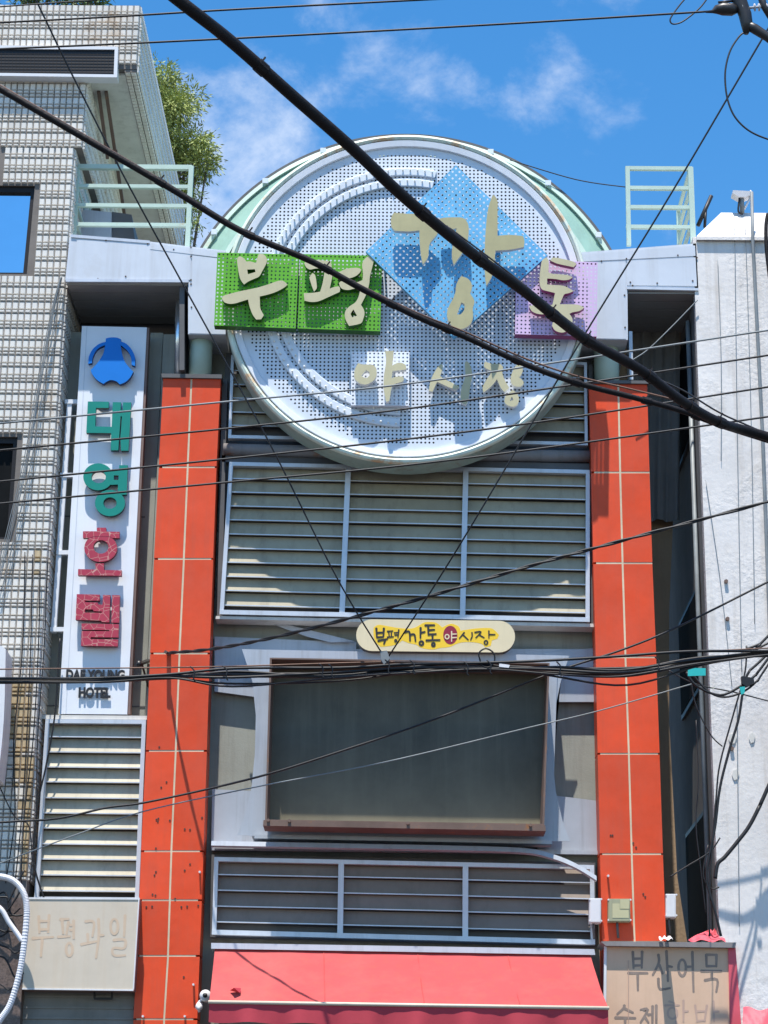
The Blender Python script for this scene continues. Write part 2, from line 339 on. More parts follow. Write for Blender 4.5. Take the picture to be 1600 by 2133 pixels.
def add_tube(V, Fc, pts, r, sides=6, caps=True):
    n = len(pts); pts = [Vector(p) for p in pts]; i0 = len(V)
    up = Vector((0.13, 0.95, 0.21))
    for i, p in enumerate(pts):
        d = (pts[min(i+1, n-1)]-pts[max(i-1, 0)]).normalized()
        a = d.cross(up)
        if a.length < 1e-3: a = d.cross(Vector((1, 0, 0)))
        a.normalize(); b = d.cross(a)
        rr = r[i] if isinstance(r, (list, tuple)) else r
        for k in range(sides):
            t = 2*pi*k/sides; V.append(p+a*(cos(t)*rr)+b*(sin(t)*rr))
    for i in range(n-1):
        for k in range(sides):
            a, b = i0+i*sides+k, i0+i*sides+(k+1) % sides
            Fc.append((a, b, b+sides, a+sides))
    if caps:
        Fc.append(tuple(i0+k for k in reversed(range(sides)))); Fc.append(tuple(i0+(n-1)*sides+k for k in range(sides)))
def tube(name, pts, r, mat, parent=None, sides=8):
    V, Fc = [], []; add_tube(V, Fc, pts, r, sides); return mesh(name, V, Fc, mat, parent, smooth=True)
def lathe_y(name, c, prof, mat, parent=None, n=96, zs=1.0, a0=0.0, a1=2*pi):
    """revolve (r, Y) profile about the Y axis through c (x,z)"""
    V, Fc = [], []; k = len(prof); full = abs(a1-a0) > 6.28
    m_ = n if full else n+1
    for i in range(m_):
        t = a0+(a1-a0)*i/n
        for r, y in prof: V.append((c[0]+r*cos(t), y, c[1]+r*sin(t)*zs))
    for i in range(n):
        j = (i+1) % m_
        for q in range(k-1): Fc.append((i*k+q, j*k+q, j*k+q+1, i*k+q+1))
    o = mesh(name, V, Fc, mat, parent)
    for p in o.data.polygons: p.use_smooth = False
    return o
def stroke_loops(pts, w):
    """outline of a brush stroke along pts"""
    pts = smoothpts(pts, 4, False) if len(pts) > 2 else [tuple(Vector(pts[0]).lerp(Vector(pts[1]), t/3)) for t in range(4)]
    L, Rr = [], []; n = len(pts)
    for i, p in enumerate(pts):
        a, b = Vector(pts[max(0, i-1)]), Vector(pts[min(n-1, i+1)])
        d = (b-a).normalized(); nn = Vector((-d.y, d.x)); ww = w*0.5*(1.12-0.3*(i/(n-1)))
        L.append((p[0]+nn.x*ww, p[1]+nn.y*ww)); Rr.append((p[0]-nn.x*ww, p[1]-nn.y*ww))
    d0 = (Vector(pts[0])-Vector(pts[1])).normalized()*w*0.35; d1 = (Vector(pts[-1])-Vector(pts[-2])).normalized()*w*0.3
    return [(pts[0][0]+d0.x, pts[0][1]+d0.y)]+L+[(pts[-1][0]+d1.x, pts[-1][1]+d1.y)]+Rr[::-1]
def print_strokes(name, strokes, org, sc, w, Y, mat, parent, proud=0.002):
    """flat lettering: each stroke a thin plate, stepped 0.3 mm so that crossings never share a plane"""
    V, Fc = [], []; k = 0
    for s in strokes:
        if s[0] == 'o':
            _, cx, cy, rx, ry = s; lps = [ell(cx, cy, rx+w/2, ry+w/2, 18), ell(cx, cy, max(2, rx-w/2), max(2, ry-w/2), 18)]
        else: lps = [stroke_loops(s, w)]
        y = Y-proud-0.0002*(k % 4); k += 1
        lps = [W2([(org[0]+a/sc, org[1]+b/sc) for a, b in lp], y) for lp in lps]
        tr = tessellate_polygon([[Vector((a, b, 0)) for a, b in lp] for lp in lps]); flat = [p for lp in lps for p in lp]; i0 = len(V)
        V += [(a, y, b) for a, b in flat]
        for t in tr:
            a, b, c = [Vector((*flat[i], 0)) for i in t]
            t = tuple(t) if (b-a).cross(c-a).z > 0 else tuple(reversed(t))
            Fc.append(tuple(i0+i for i in t))
    return mesh(name, V, Fc, mat, parent)
def perf(name, cells, Y, hr, mat, parent):
    """perforated sheet: cells = list of (corner4 as (x,z) ccw from lower-left, has_hole)"""
    V, Fc = [], []
    for cs, hole in cells:
        i = len(V); a, b, c, d = [Vector(q) for q in cs]
        if not hole:
            V += [(q.x, Y, q.y) for q in (a, b, c, d)]; Fc.append((i, i+1, i+2, i+3)); continue
        ring = [a, (a+b)/2, b, (b+c)/2, c, (c+d)/2, d, (d+a)/2]; m_ = (a+b+c+d)/4
        V += [(q.x, Y, q.y) for q in ring]
        for q in ring:
            e = (q-m_).normalized()*hr; V.append((m_.x+e.x, Y, m_.y+e.y))
        for k in range(8): Fc.append((i+k, i+(k+1) % 8, i+8+(k+1) % 8, i+8+k))
    return mesh(name, V, Fc, mat, parent)
def perf_board(name, px, Y, nx, ny, hr, mat, edge, parent, ret=0.03):
    """four px corners TL TR BR BL -> perforated face part with a folded return as its child"""
    tl, tr, br, bl = [Vector((q.x, q.z)) for q in (P(a, b, Y) for a, b in px)]
    def at(u, v): return (bl*(1-u)+br*u)*(1-v)+(tl*(1-u)+tr*u)*v
    cells = []
    for i in range(nx):
        for j in range(ny):
            q = [at(i/nx, j/ny), at((i+1)/nx, j/ny), at((i+1)/nx, (j+1)/ny), at(i/nx, (j+1)/ny)]
            cells.append((q, True))
    o = perf(name, cells, Y, hr, mat, parent)
    V, Fc = [], []
    cs = [tl, tr, br, bl]
    for k in range(4):
        a, b = cs[k], cs[(k+1) % 4]; i = len(V)
        V += [(a.x, Y, a.y), (b.x, Y, b.y), (b.x, Y+ret, b.y), (a.x, Y+ret, a.y)]; Fc.append((i, i+1, i+2, i+3))
    mesh('edge_return', V, Fc, edge, o)
    return o
def letter(name, pts, org, sc, Yf, depth, face, side, parent, holes=(), soft=True, label=None):
    f = lambda l: [(org[0]+a/sc, org[1]+b/sc) for a, b in l]
    o = prism(name, f(pts), Yf, depth, [face, side], parent, [f(h) for h in holes], soft)
    if label: o['label'] = label
    return o
def piece(name, me, parent, loc):
    o = bpy.data.objects.new(name, me); COL.objects.link(o); o.parent = parent; o.location = loc; ORG[o.name] = ORG[parent.name]; return o
GZ = 0.0   # street level

# ------------------------------------------------------------------ ground
def sheet(name, x0, y0, x1, y1, z, mat):
    return tag(mesh(name, [(x0, y0, z), (x1, y0, z), (x1, y1, z), (x0, y1, z)], [(0, 1, 2, 3)], mat), kind='structure')
sheet('ground', -400, -400, 400, 400, -0.02, MT['paving'])
sheet('road', -60, -26, 60, -1.9, -0.012, MT['asphalt'])
tag(box('pavement', (-60, -1.9, -0.019), (60, -0.02, 0.11), MT['paving']), kind='structure')

# ------------------------------------------------------------------ market building
cx0 = P(846, 1500, 0).x
MB = thing('market_building', 'narrow building with two orange pillars, grey louvres and a mint vaulted roof', 'building', (cx0, 0, 0))
# backing walls
def wallbox(name, px0, px1, pytop, Y, depth, mat, parent, pyref=1500):
    x0, x1 = P(px0, pyref, Y).x, P(px1, pyref, Y).x; zt = P((px0+px1)/2, pytop, Y).z
    return box(name, (x0, Y, GZ), (x1, Y+depth, zt), mat, parent)
wallbox('wall', 302, 1302, 700, 0.26, 2.2, MT['wall'], MB)
wallbox('wall', 78, 301, 692, 0.32, 2.1, MT['wall'], MB)
# horizontal seam strips on the wall beside the hotel sign
for y in (1075, 1470):
    bars('seam', [(P(100, y, 0.318), P(302, y+2, 0.318))], 0.012, 0.01, MT['darkgrey'], MB)
box('roof_slab', (P(150, 560, 0).x, 0.9, P(800, 700, 0.3).z), (P(1440, 560, 0).x, 4.0, P(800, 520, 0.3).z), MT['wall'], MB)

# pillars: cream sealant core with two orange panels per course
def pillar(L, Mi, Rr, ys, Yf):
    core = None
    xs0 = P(*L[0], Yf).x; xs1 = P(*Rr[0], Yf).x
    zt = P(L[0][0], L[0][1], Yf).z
    o = box('pillar', (min(P(*L[0], Yf).x, P(*L[-1], Yf).x)+0.035, Yf+0.0022, GZ), (max(P(*Rr[0], Yf).x, P(*Rr[-1], Yf).x)-0.035, Yf+0.36, zt-0.01), MT['grout'], MB)
    def xat(E, y):
        for (x0, y0), (x1, y1) in zip(E, E[1:]):
            if y <= y1 or (x1, y1) == E[-1]: return x0+(x1-x0)*(y-y0)/(y1-y0)
    g = 1.9
    for y0, y1 in zip(ys, ys[1:]):
        for E0, E1, s in ((L, Mi, 0), (Mi, Rr, 1)):
            dx0 = 0 if s == 0 else g*1.05; dx1 = g*1.05 if s == 0 else 0
            pts = [(xat(E0, y0)+dx0, y0+g), (xat(E1, y0)-dx1, y0+g), (xat(E1, y1)-dx1, y1-g), (xat(E0, y1)+dx0, y1-g)]
            j = random.uniform(-0.0012, 0.0006)
            prism('panel', pts, Yf+j, 0.30, MT['orange'], o)
    return o
PL = -0.12
pl_ = pillar([(340, 787), (331, 973), (321, 1164), (313, 1361), (304, 1564), (294, 1773), (286, 1991), (278, 2123), (270, 2320)],
       [(399, 787), (391, 973), (383, 1164), (374, 1361), (366, 1564), (357, 1773), (350, 1991), (342, 2123), (334, 2320)],
       [(460, 787), (451, 973), (444, 1164), (437, 1361), (431, 1564), (424, 1773), (416, 1991), (411, 2123), (403, 2320)],
       [787, 973, 1164, 1361, 1564, 1773, 1875, 1991, 2123, 2320], PL)
pr_ = pillar([(1227, 798), (1232, 984), (1236, 1173), (1241, 1369), (1245, 1570), (1250, 1779), (1255, 1962), (1260, 2150), (1265, 2340)],
       [(1288, 798), (1292, 984), (1297, 1173), (1303, 1369), (1310, 1570), (1316, 1779), (1322, 1962), (1328, 2150), (1334, 2340)],
       [(1348, 798), (1353, 984), (1359, 1173), (1367, 1369), (1374, 1570), (1381, 1779), (1388, 1962), (1395, 2150), (1402, 2340)],
       [798, 984, 1173, 1369, 1570, 1779, 1962, 2150, 2340], PL)
pl_['label'] = 'orange panelled pillar next to the hotel sign'; pr_['label'] = 'orange panelled pillar next to the white stucco building'
prism('pillar_cap', [(336, 778), (462, 780), (462, 788), (337, 786)], PL-0.03, 0.45, MT['darkgrey'], MB)
prism('pillar_cap', [(1226, 791), (1351, 793), (1351, 799), (1226, 798)], PL-0.03, 0.45, MT['darkgrey'], MB)
# small anchors / rivets on the pillars
def studs(parent, pts, Y, r=0.012, d=0.02, mat=None):
    V, Fc = [], []
    for a, b in pts:
        c = P(a, b, Y); add_tube(V, Fc, [c, c-Vector((0, d, 0))], r, 6)
    return mesh('stud', V, Fc, mat or MT['screw'], parent)
for a, b in ((417, 1818), (404, 2052), (1266, 1826), (299, 2118), (386, 2118)):
    studs(MB, [(a, b)], PL, 0.011, 0.06, MT['boxwhite'])
o = studs(MB, [(332, 1556), (336, 1640), (347, 1629), (326, 1707), (330, 1705), (329, 1711), (354, 1709), (421, 1703), (385, 1727), (396, 1728), (325, 1767), (325, 1816), (322, 1823),
           (385, 1813), (396, 1800), (365, 1872), (318, 1863), (324, 1865), (305, 1889), (317, 1888), (378, 1889), (390, 1888), (413, 1886), (383, 2035), (1272, 1740), (1276, 1740), (1325, 1765), (1340, 1862), (1344, 1868), (1319, 1756)], PL, 0.009, 0.006)
o.name = 'screw_hole'; o['kind'] = 'stuff'

# columns above the pillars and upper structure
for (x0, x1, yt, yb) in ((394, 441, 690, 786), (1238, 1290, 700, 800)):
    a, b = P(x0, yb, 0.0), P(x1, yb, 0.0); r = (b.x-a.x)/2
    V, Fc = [], []; add_tube(V, Fc, [Vector(((a.x+b.x)/2, r-0.15, P(x0, yt-8, 0).z)), Vector(((a.x+b.x)/2, r-0.15, a.z-0.05))], r, 28)
    mesh('column', V, Fc, MT['mint'], MB, smooth=True)
tube('downpipe', [P(371, 588, 0.0)+Vector((0, 0.15, 0)), P(371, 782, 0.15)], 0.042, MT['steel'], MB, 12)
bars('jamb', [(P(384, 590, 0.05), P(384, 790, 0.05))], 0.05, 0.5, MT['darkgrey'], MB)
bars('jamb', [(P(1311, 700, 0.0), P(1313, 800, 0.0))], 0.035, 0.25, MT['alu'], MB)

# fascia panels left and right of the disc
FL, FR = -0.25, -0.30
fp = prism('fascia', [(146, 490), (312, 503), (400, 514), (470, 522), (470, 698), (392, 696), (392, 585), (136, 583)], FL, 1.1, [MT['fascia'], MT['fascia']], MB)
prism('fascia_trim', [(137, 580), (393, 581.5), (393, 588), (137, 586.5)], FL-0.015, 0.06, MT['alu'], fp)
prism('fascia_trim', [(148, 488), (312, 501), (312, 507), (148, 494)], FL-0.012, 0.06, MT['alu'], fp)
prism('fascia_panel', [(313, 505), (398, 516), (398, 583), (160, 581), (160, 500)], FL-0.006, 0.02, MT['fascia'], fp)
prism('fascia_panel', [(400.5, 532), (470, 540), (470, 696), (394, 694), (394, 590), (399, 590)], FL-0.006, 0.02, MT['fascia'], fp)
prism('fascia_panel', [(313, 507), (470, 524), (470, 538), (313, 519)], FL-0.009, 0.02, MT['fascia'], fp)
fq = prism('fascia', [(1205, 526), (1450, 507), (1455, 603), (1307, 601), (1308, 708), (1200, 706)], FR, 1.05, [MT['fascia'], MT['fascia']], MB)
prism('fascia_panel', [(1205, 530), (1448, 511), (1449, 533), (1205, 545)], FR-0.007, 0.02, MT['fascia'], fq)
prism('fascia_panel', [(1306, 543), (1449, 536), (1452, 596), (1306, 594)], FR-0.006, 0.02, MT['fascia'], fq)
prism('fascia_panel', [(1205, 548), (1303, 544), (1304, 706), (1205, 704)], FR-0.006, 0.02, MT['fascia'], fq)
prism('fascia_trim', [(1306, 597), (1455, 600), (1455, 605), (1306, 602)], FR-0.014, 0.05, MT['alu'], fq)
for par, pts, Y in ((fp, [(221, 501), (308, 508), (204, 581), (262, 576), (398, 515), (398, 534), (362, 520), (398, 583), (374, 580), (398, 592), (399, 640)], FL-0.006),
                    (fq, [(1253, 544), (1305, 539), (1412, 532), (1452, 537), (1313, 588), (1369, 590), (1443, 585), (1318, 595), (1301, 615), (1302, 682)], FR-0.006)):
    o = studs(par, pts, Y, 0.009, 0.006); o.name = 'rivet'
# soffit boards under the fascia boxes
for (x0, x1, y, Y0) in ((140, 390, 585, FL), (1309, 1453, 603.5, FR)):
    a, b = P(x0, y, Y0), P(x1, y, Y0)
    for k in range(5):
        box('soffit_board', (a.x, Y0+0.03+k*0.2, a.z-0.028), (b.x, Y0+0.03+k*0.2+0.19, a.z-0.008), MT['soffit'], MB)
# back of the two recesses
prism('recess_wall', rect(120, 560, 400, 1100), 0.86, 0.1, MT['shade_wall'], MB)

# side passage: tan wall, curtain, dark gap
AL = P(1310, 1500, 0.86)
prism('passage_wall', [(1290, 600), (1425, 600), (1416, 850), (1410, 900), (1394, 1274), (1394, 1500), (1411, 1826), (1432, 1965), (1445, 2380), (1290, 2380)], 0.86, 0.1, MT['tan'], MB)
cv, cf = [], []
NX, NZ = 26, 6
for j in range(NZ+1):
    for i in range(NX+1):
        u = i/NX; q = P(1318+98*u, 682+(400*j/NZ), 0.72); cv.append((q.x, 0.72+0.03*sin(u*19)+0.015*sin(u*47+j), q.z-0.02*abs(sin(u*6))))
for j in range(NZ):
    for i in range(NX):
        a = j*(NX+1)+i; cf.append((a, a+1, a+NX+2, a+NX+1))
mesh('curtain', cv, cf, MT['curtain'], MB, smooth=True)

# louvres
def louvre(name, px, Y, mull, ys, slatmat, depth=0.048, fw=8, label=None, framemat=None):
    """px: TL TR BR BL outer frame corners; mull: fractions along the width; ys: fractions (from the top) of slat bottoms"""
    tl, tr, br, bl = [P(a, b, Y) for a, b in px]
    def at(u, v): return (tl*(1-u)+tr*u)*(1-v)+(bl*(1-u)+br*u)*v
    V, Fc = [], []; w = fw/205.0
    add_bar(V, Fc, at(0, 0)-Vector((0, 0, w/2)), at(1, 0)-Vector((0, 0, w/2)), w, 0.06)
    add_bar(V, Fc, at(0, 1)+Vector((0, -0.004, w/2)), at(1, 1)+Vector((0, -0.004, w/2)), w*1.15, 0.075)
    for u, ww in [(0, w), (1, w)]+[(q, w*1.35) for q in mull]:
        du = Vector((w/2, 0, 0)) if u == 0 else (Vector((-w/2, 0, 0)) if u == 1 else Vector())
        add_bar(V, Fc, at(u, 0)+du+Vector((0, -0.003, -w*0.98)), at(u, 1)+du+Vector((0, -0.003, w*1.0)), ww, 0.058)
    fr = mesh(name, V, Fc, framemat or MT['alu'], MB)
    if label: fr['label'] = label
    us = [0]+list(mull)+[1]; n = len(ys)
    H = (bl-tl).length
    for a, b in zip(us, us[1:]):
        wl = (at(b, 0)-at(a, 0)); gap = w*0.55/wl.length
        ua, ub = a+(b-a)*gap, b-(b-a)*gap
        p0 = at(ua, 0); p1 = at(ub, 0); dx = p1-p0; pitch = H*(ys[-1]-ys[0])/(n-1)
        prof = [(depth, pitch*0.99), (0.006, 0.014), (-0.012, 0.013), (-0.012, 0.002), (0.004, 0.0)]
        sv, sf = [], []
        for y, z in prof: sv += [(0, y, z), (dx.x, y, z+dx.z)]
        for k in range(len(prof)-1): sf.append((2*k+2, 2*k+3, 2*k+1, 2*k))
        me = bpy.data.meshes.new('slat'); me.from_pydata(sv, [], sf); me.materials.append(slatmat); me.materials.append(MT['alu']); me.polygons[2].material_index = 1; me.update()  # paler lip face: skylight on the slat edge put into its colour
        for v in ys:
            q = at(ua, v)-ORG[fr.name]; jit = random.uniform(-0.004, 0.004)
            if v == ys[0] and v*H < pitch*0.9:
                # first course is cut short by the head rail: same slat, its top hides behind the rail
                pass
            s = piece('slat', me, fr, (q.x, q.y+0.018, q.z+jit)); s.rotation_euler = (random.uniform(-0.035, 0.035), random.uniform(-0.001, 0.001), 0)
    return fr
louvre('louvre', [(478, 964), (1228, 981), (1228, 1297), (458, 1281)], 0.0, (0.331, 0.657), [0.105+0.0925*k for k in range(10)], MT['slat'], label='wide three bay louvre under the round sign')
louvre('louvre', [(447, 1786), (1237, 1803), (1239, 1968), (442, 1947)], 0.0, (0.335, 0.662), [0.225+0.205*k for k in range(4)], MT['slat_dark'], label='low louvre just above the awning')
louvre('louvre', [(482, 742), (1222, 757), (1224, 930), (476, 915)], 0.0, (0.331, 0.657), [0.18+0.165*k for k in range(5)], MT['slat'], fw=6, label='upper louvre half hidden behind the round sign')
louvre('louvre', [(96, 1499), (305, 1501), (290, 1880), (72, 1878)], 0.07, (), [0.098+0.0845*k for k in range(11)], MT['slat_light'], depth=0.055, label='louvre under the hotel sign')
# dark backing behind the louvres
for px, Y in (([(470, 735), (1232, 750), (1234, 1300), (455, 1285)], 0.12), ([(440, 1780), (1240, 1797), (1242, 1972), (438, 1952)], 0.12), ([(92, 1495), (300, 1497), (292, 1884), (70, 1882)], 0.24)):
    prism('louvre_backing', px, Y, 0.06, MT['darkgrey'], MB)
prism('ledge', [(88, 1489), (306, 1491), (306, 1499), (88, 1497)], 0.06, 0.25, MT['soffitwhite'], MB)
# beam and ledges
tube('drain_pipe', [P(466, 936, 0.02), P(850, 946, 0.02), P(1229, 951, 0.02)], 0.062, MT['drain'], MB, 14)
prism('beam', [(462, 948), (1231, 966), (1231, 979), (462, 962)], 0.03, 0.2, MT['darkgrey'], MB)
prism('sill', [(450, 1283), (1236, 1299), (1237, 1306), (449, 1289)], -0.02, 0.2, MT['soffitwhite'], MB)
for x0, x1, yt, yb, x2, x3 in ((463, 474, 790, 1285, 452, 462), (1226, 1235, 760, 1300, 1231, 1241)):
    prism('jamb', [(x0, yt), (x1, yt), (x3, yb), (x2, yb)], 0.03, 0.18, MT['darkgrey'], MB)
    
# ------------------------------------------------------------------ advertising screen and its silver surround
SF = prism('screen_surround', [(447, 1326), (742, 1338), (742, 1352), (1238, 1352), (1239, 1372), (447, 1372)], 0.19, 0.07, MT['silver'], MB)
Yp = 0.165
for pts, k in (([(447, 1331), (506, 1334), (546, 1352), (565, 1372), (565, 1456), (535, 1452), (447, 1440)], 0),
               ([(1135, 1360), (1238, 1350), (1239, 1462), (1140, 1462)], 0),
               ([(442, 1644), (545, 1648), (565, 1700), (560, 1771), (440, 1771)], 0.02),
               ([(1120, 1660), (1140, 1655), (1244, 1668), (1245, 1779), (1150, 1770), (1120, 1768)], 0.02)):
    c = prism('cladding_sheet', pts, Yp+k*0.3, 0.03, MT['silver'], SF)
prism('cladding_sheet', [(440, 1752), (1246, 1772), (1245, 1780), (1100, 1778), (440, 1771)], 0.13, 0.06, MT['silver'], SF)
# peeled sheet above
prism('cladding_sheet', [(560, 1297), (590, 1299), (740, 1336), (690, 1338), (640, 1326)], 0.14, 0.01, MT['silver'], SF)
# window box: silver frame with flared wings, rusty reveal, recessed screen
WB = -0.50
def framepoly():
    outer = [(546, 1353), (1150, 1364), (1152, 1372), (1136, 1742), (1134, 1752), (520, 1741), (545, 1700)]
    return outer
scr = prism('screen_frame', [(545, 1353), (1162, 1365), (1150, 1752), (524, 1741)], -0.12, 0.31, MT['silver'], MB,
            holes=[[(566, 1374), (1141, 1385), (1130, 1716), (556, 1707)]])
prism('wing', [(504, 1352), (545, 1353), (536, 1560), (524, 1741), (494, 1739), (510, 1700), (524, 1640), (531, 1570), (533, 1490), (526, 1420)], -0.10, 0.012, MT['silver'], scr, soft=False)
prism('wing', [(1162, 1365), (1186, 1366), (1168, 1420), (1154, 1490), (1150, 1570), (1158, 1650), (1172, 1710), (1187, 1752), (1150, 1752), (1156, 1560)], -0.10, 0.012, MT['silver'], scr, soft=False)
# reveal (four sides) and glass
def ring4(name, A, Y0, B, Y1, mat, parent):
    V = [P(a, b, Y0) for a, b in A]
    V2 = [Vector((v.x, Y1, v.z)) for v in [P(a, b, Y0) for a, b in B]]
    return mesh(name, V+V2, [(i, (i+1) % 4, 4+(i+1) % 4, 4+i) for i in range(4)], mat, parent)
H4 = [(566, 1374), (1141, 1385), (1130, 1716), (556, 1707)]
prism('screen_box', [(562, 1370), (1145, 1381), (1134, 1720), (552, 1711)], WB, 0.45, [MT['rusty'], MT['rusty']], scr, holes=[H4])
ring4('reveal', H4, WB+0.002, H4, WB+0.42, MT['rusty'], scr)
g0 = [P(a, b, WB) for a, b in H4]
gx = prism_w('screen_glass', [[(g0[0].x-0.02, g0[0].z+0.02), (g0[1].x+0.02, g0[1].z+0.02), (g0[2].x+0.02, g0[2].z-0.02), (g0[3].x-0.02, g0[3].z-0.02)]], WB+0.40, 0.03, MT['screen'], scr)
zr = next(n for n in MT['screen'].node_tree.nodes if n.name == 'zdust'); zr.inputs[1].default_value = g0[2].z; zr.inputs[2].default_value = g0[2].z+0.75
prism('screen_sill', [(549, 1708), (1136, 1719), (1137, 1731), (548, 1720)], WB-0.03, 0.3, MT['rusty'], scr)
prism('screen_sill', [(530, 1738), (1150, 1750), (1150, 1758), (530, 1746)], -0.16, 0.2, MT['silver'], scr)
bars('drip_edge', [(P(566, 1372, WB-0.012), P(1141, 1383, WB-0.012))], 0.014, 0.03, MT['rusty'], scr)
studs(scr, [(559, 1709), (603, 1710), (850, 1715), (1105, 1719)], WB-0.03, 0.016, 0.02, MT['rusty'])
# drooping trim strip
tp = smoothpts([(440, 1761), (700, 1766), (950, 1771), (1090, 1776), (1150, 1788), (1200, 1808), (1243, 1834)], 6, False)
sv, sf = [], []
for i, (a, b) in enumerate(tp):
    q = P(a, b, -0.20-0.05*max(0, (i-18)/18)); sv += [q+Vector((0, 0.32 if i < 20 else 0.12, 0.06)), q+Vector((0, 0.012, 0.045)), q, q+Vector((0, 0.06, -0.008))]
for i in range(len(tp)-1):
    for k in (0, 1, 2): sf.append((4*i+k, 4*i+k+1, 4*i+k+5, 4*i+k+4))
o = mesh('trim_strip', sv, sf, MT['silver'], MB); o['label'] = 'bent silver trim hanging loose at one end'

# ------------------------------------------------------------------ vaulted roof
VC = P(844, 728, 0.35); VR = P(844+487, 728, 0.35).x-VC.x; VB = (P(844, 728-443, 0.35).z-VC.z)
zs = VB/VR
A0, A1 = radians(24), radians(156)
c2 = (VC.x, VC.z)
va = lathe_y('vault_roof', c2, [(VR*0.995, 0.33), (VR, 0.35), (VR, 3.2), (VR*0.97, 3.2), (VR*0.97, 0.42)], MT['teal'], MB, 72, zs, A0, A1)
lathe_y('vault_edge', c2, [(VR*0.992, 0.34), (VR*0.992, 0.30), (VR*1.004, 0.30), (VR*1.004, 0.40)], MT['darkgrey'], va, 72, zs, A0, A1)
lathe_y('vault_rib', c2, [(VR*0.972, 0.40), (VR*0.972, 0.28), (VR*0.992, 0.30), (VR*0.992, 0.40)], MT['mint'], va, 72, zs, A0, A1)
lathe_y('vault_panel', c2, [(VR*0.868, 0.10), (VR*0.975, 0.33)], MT['teal'], va, 72, zs, A0, A1)
lathe_y('vault_rib', c2, [(VR*0.850, 0.20), (VR*0.850, 0.06), (VR*0.871, 0.07), (VR*0.871, 0.20)], MT['mint'], va, 72, zs, A0, A1)
lathe_y('vault_panel', c2, [(VR*0.55, 0.45), (VR*0.855, 0.16)], MT['wall'], va, 72, zs, A0, A1)
for a in (32, 51, 68, 112, 129, 148):
    t = radians(a); q = Vector((c2[0]+VR*0.985*cos(t), 0.26, c2[1]+VR*0.985*sin(t)*zs))
    box('clamp', q-Vector((0.03, 0, 0.028)), q+Vector((0.03, 0.12, 0.028)), MT['disc'], va)

# ------------------------------------------------------------------ round market sign
DY = -0.46
C = P(846, 613, -0.5); RD = P(846+381, 613, -0.5).x-C.x; RZ = P(846, 613-334, -0.5).z-C.z
zs = RZ/RD; cc = (C.x, C.z)
RS = thing('market_sign', 'big round perforated sign with green, blue and lilac lettered boards', 'sign', (C.x, -0.3, C.z-RZ))
lathe_y('rim', cc, [(RD-0.062, -0.470), (RD-0.056, -0.492), (RD-0.035, -0.508), (RD-0.012, -0.500), (RD, -0.478), (RD, -0.462)], MT['rim'], RS, 120, zs)
lathe_y('drum', cc, [(RD-0.002, -0.463), (RD-0.002, -0.17), (RD-0.05, -0.16)], MT['drum'], RS, 120, zs)
lathe_y('lip', cc, [(RD-0.140, DY-0.003), (RD-0.140, -0.475), (RD-0.135, -0.490), (RD-0.075, -0.498), (RD-0.066, -0.486), (RD-0.066, -0.44)], MT['lip'], RS, 120, zs)
# perforated face
pitch = (P(846+8.35, 618, DY).x-P(846, 618, DY).x); pz = (P(846, 618, DY).z-P(846, 618+7.65, DY).z)
cells = []; NH = 0; nn = int(RD/pitch)+1
for i in range(-nn, nn+1):
    for j in range(-nn-2, nn+3):
        x0, z0 = cc[0]+(i-0.5)*pitch, cc[1]+(j-0.5)*pz
        rr = sqrt((i*pitch)**2+(j*pz/zs)**2)
        if rr > RD-0.10: continue
        q = [(x0, z0), (x0+pitch, z0), (x0+pitch, z0+pz), (x0, z0+pz)]
        cells.append((q, rr < RD-0.21))
perf('disc_face', cells, DY, 0.0105, MT['disc'], RS)['label'] = 'pale perforated disc'
lathe_y('drum_shade_plate', cc, [(0.0005, -0.15), (RD-0.05, -0.15)], MT['dark'], RS, 64, zs)  # near-black plate stands in for the shade inside the drum
# two arc-shaped lamp strips with bulbs
for rr, nb in ((292, 62), (266, 56)):
    r = rr/382.0*RD
    a0, a1 = radians(78), radians(268)
    s = lathe_y('lamp_strip', cc, [(r-0.045, DY-0.002), (r-0.045, DY-0.028), (r-0.038, DY-0.033), (r+0.035, DY-0.033), (r+0.042, DY-0.028), (r+0.042, DY-0.002)], MT['disc'], RS, 80, zs, a0, a1)
    V, Fc = [], []
    for k in range(nb):
        t = a0+(a1-a0)*(k+0.5)/nb
        q = Vector((cc[0]+(r+0.01)*cos(t), DY-0.033, cc[1]+(r+0.01)*sin(t)*zs))
        add_tube(V, Fc, [q, q-Vector((0, 0.008, 0)), q-Vector((0, 0.020, 0)), q-Vector((0, 0.026, 0))], [0.007, 0.009, 0.011, 0.004], 6)
    o = mesh('bulb', V, Fc, MT['bulb'], s); o['kind'] = 'stuff'
# lettered boards
gA = perf_board('board', [(453, 526), (623, 530), (616, 684), (446, 678)], -0.61, 20, 19, 0.0098, MT['green'], MT['dgreen'], RS, 0.10); gA['label'] = 'bright green perforated board with the first letter'
gB = perf_board('board', [(626, 529), (796, 533), (792, 690), (620, 684)], -0.61, 20, 19, 0.0098, MT['green'], MT['dgreen'], RS, 0.10); gB['label'] = 'bright green perforated board beside the blue diamond'
bD = perf_board('board', [(950, 344), (1141, 532), (946, 705), (762, 524)], -0.695, 26, 26, 0.0118, MT['blue'], MT['blue'], RS, 0.04); bD['label'] = 'blue diamond shaped perforated board'
pU = perf_board('board', [(1076, 541), (1245, 546), (1243, 701), (1073, 696)], -0.64, 20, 19, 0.0098, MT['purple'], MT['magenta'], RS, 0.10); pU['label'] = 'lilac perforated board'
wB = perf_board('board', [(732, 732), (853, 733), (852, 845), (731, 844)], -0.555, 14, 14, 0.0098, MT['whitesheet'], MT['lip'], RS, 0.07); wB['label'] = 'small white perforated board'
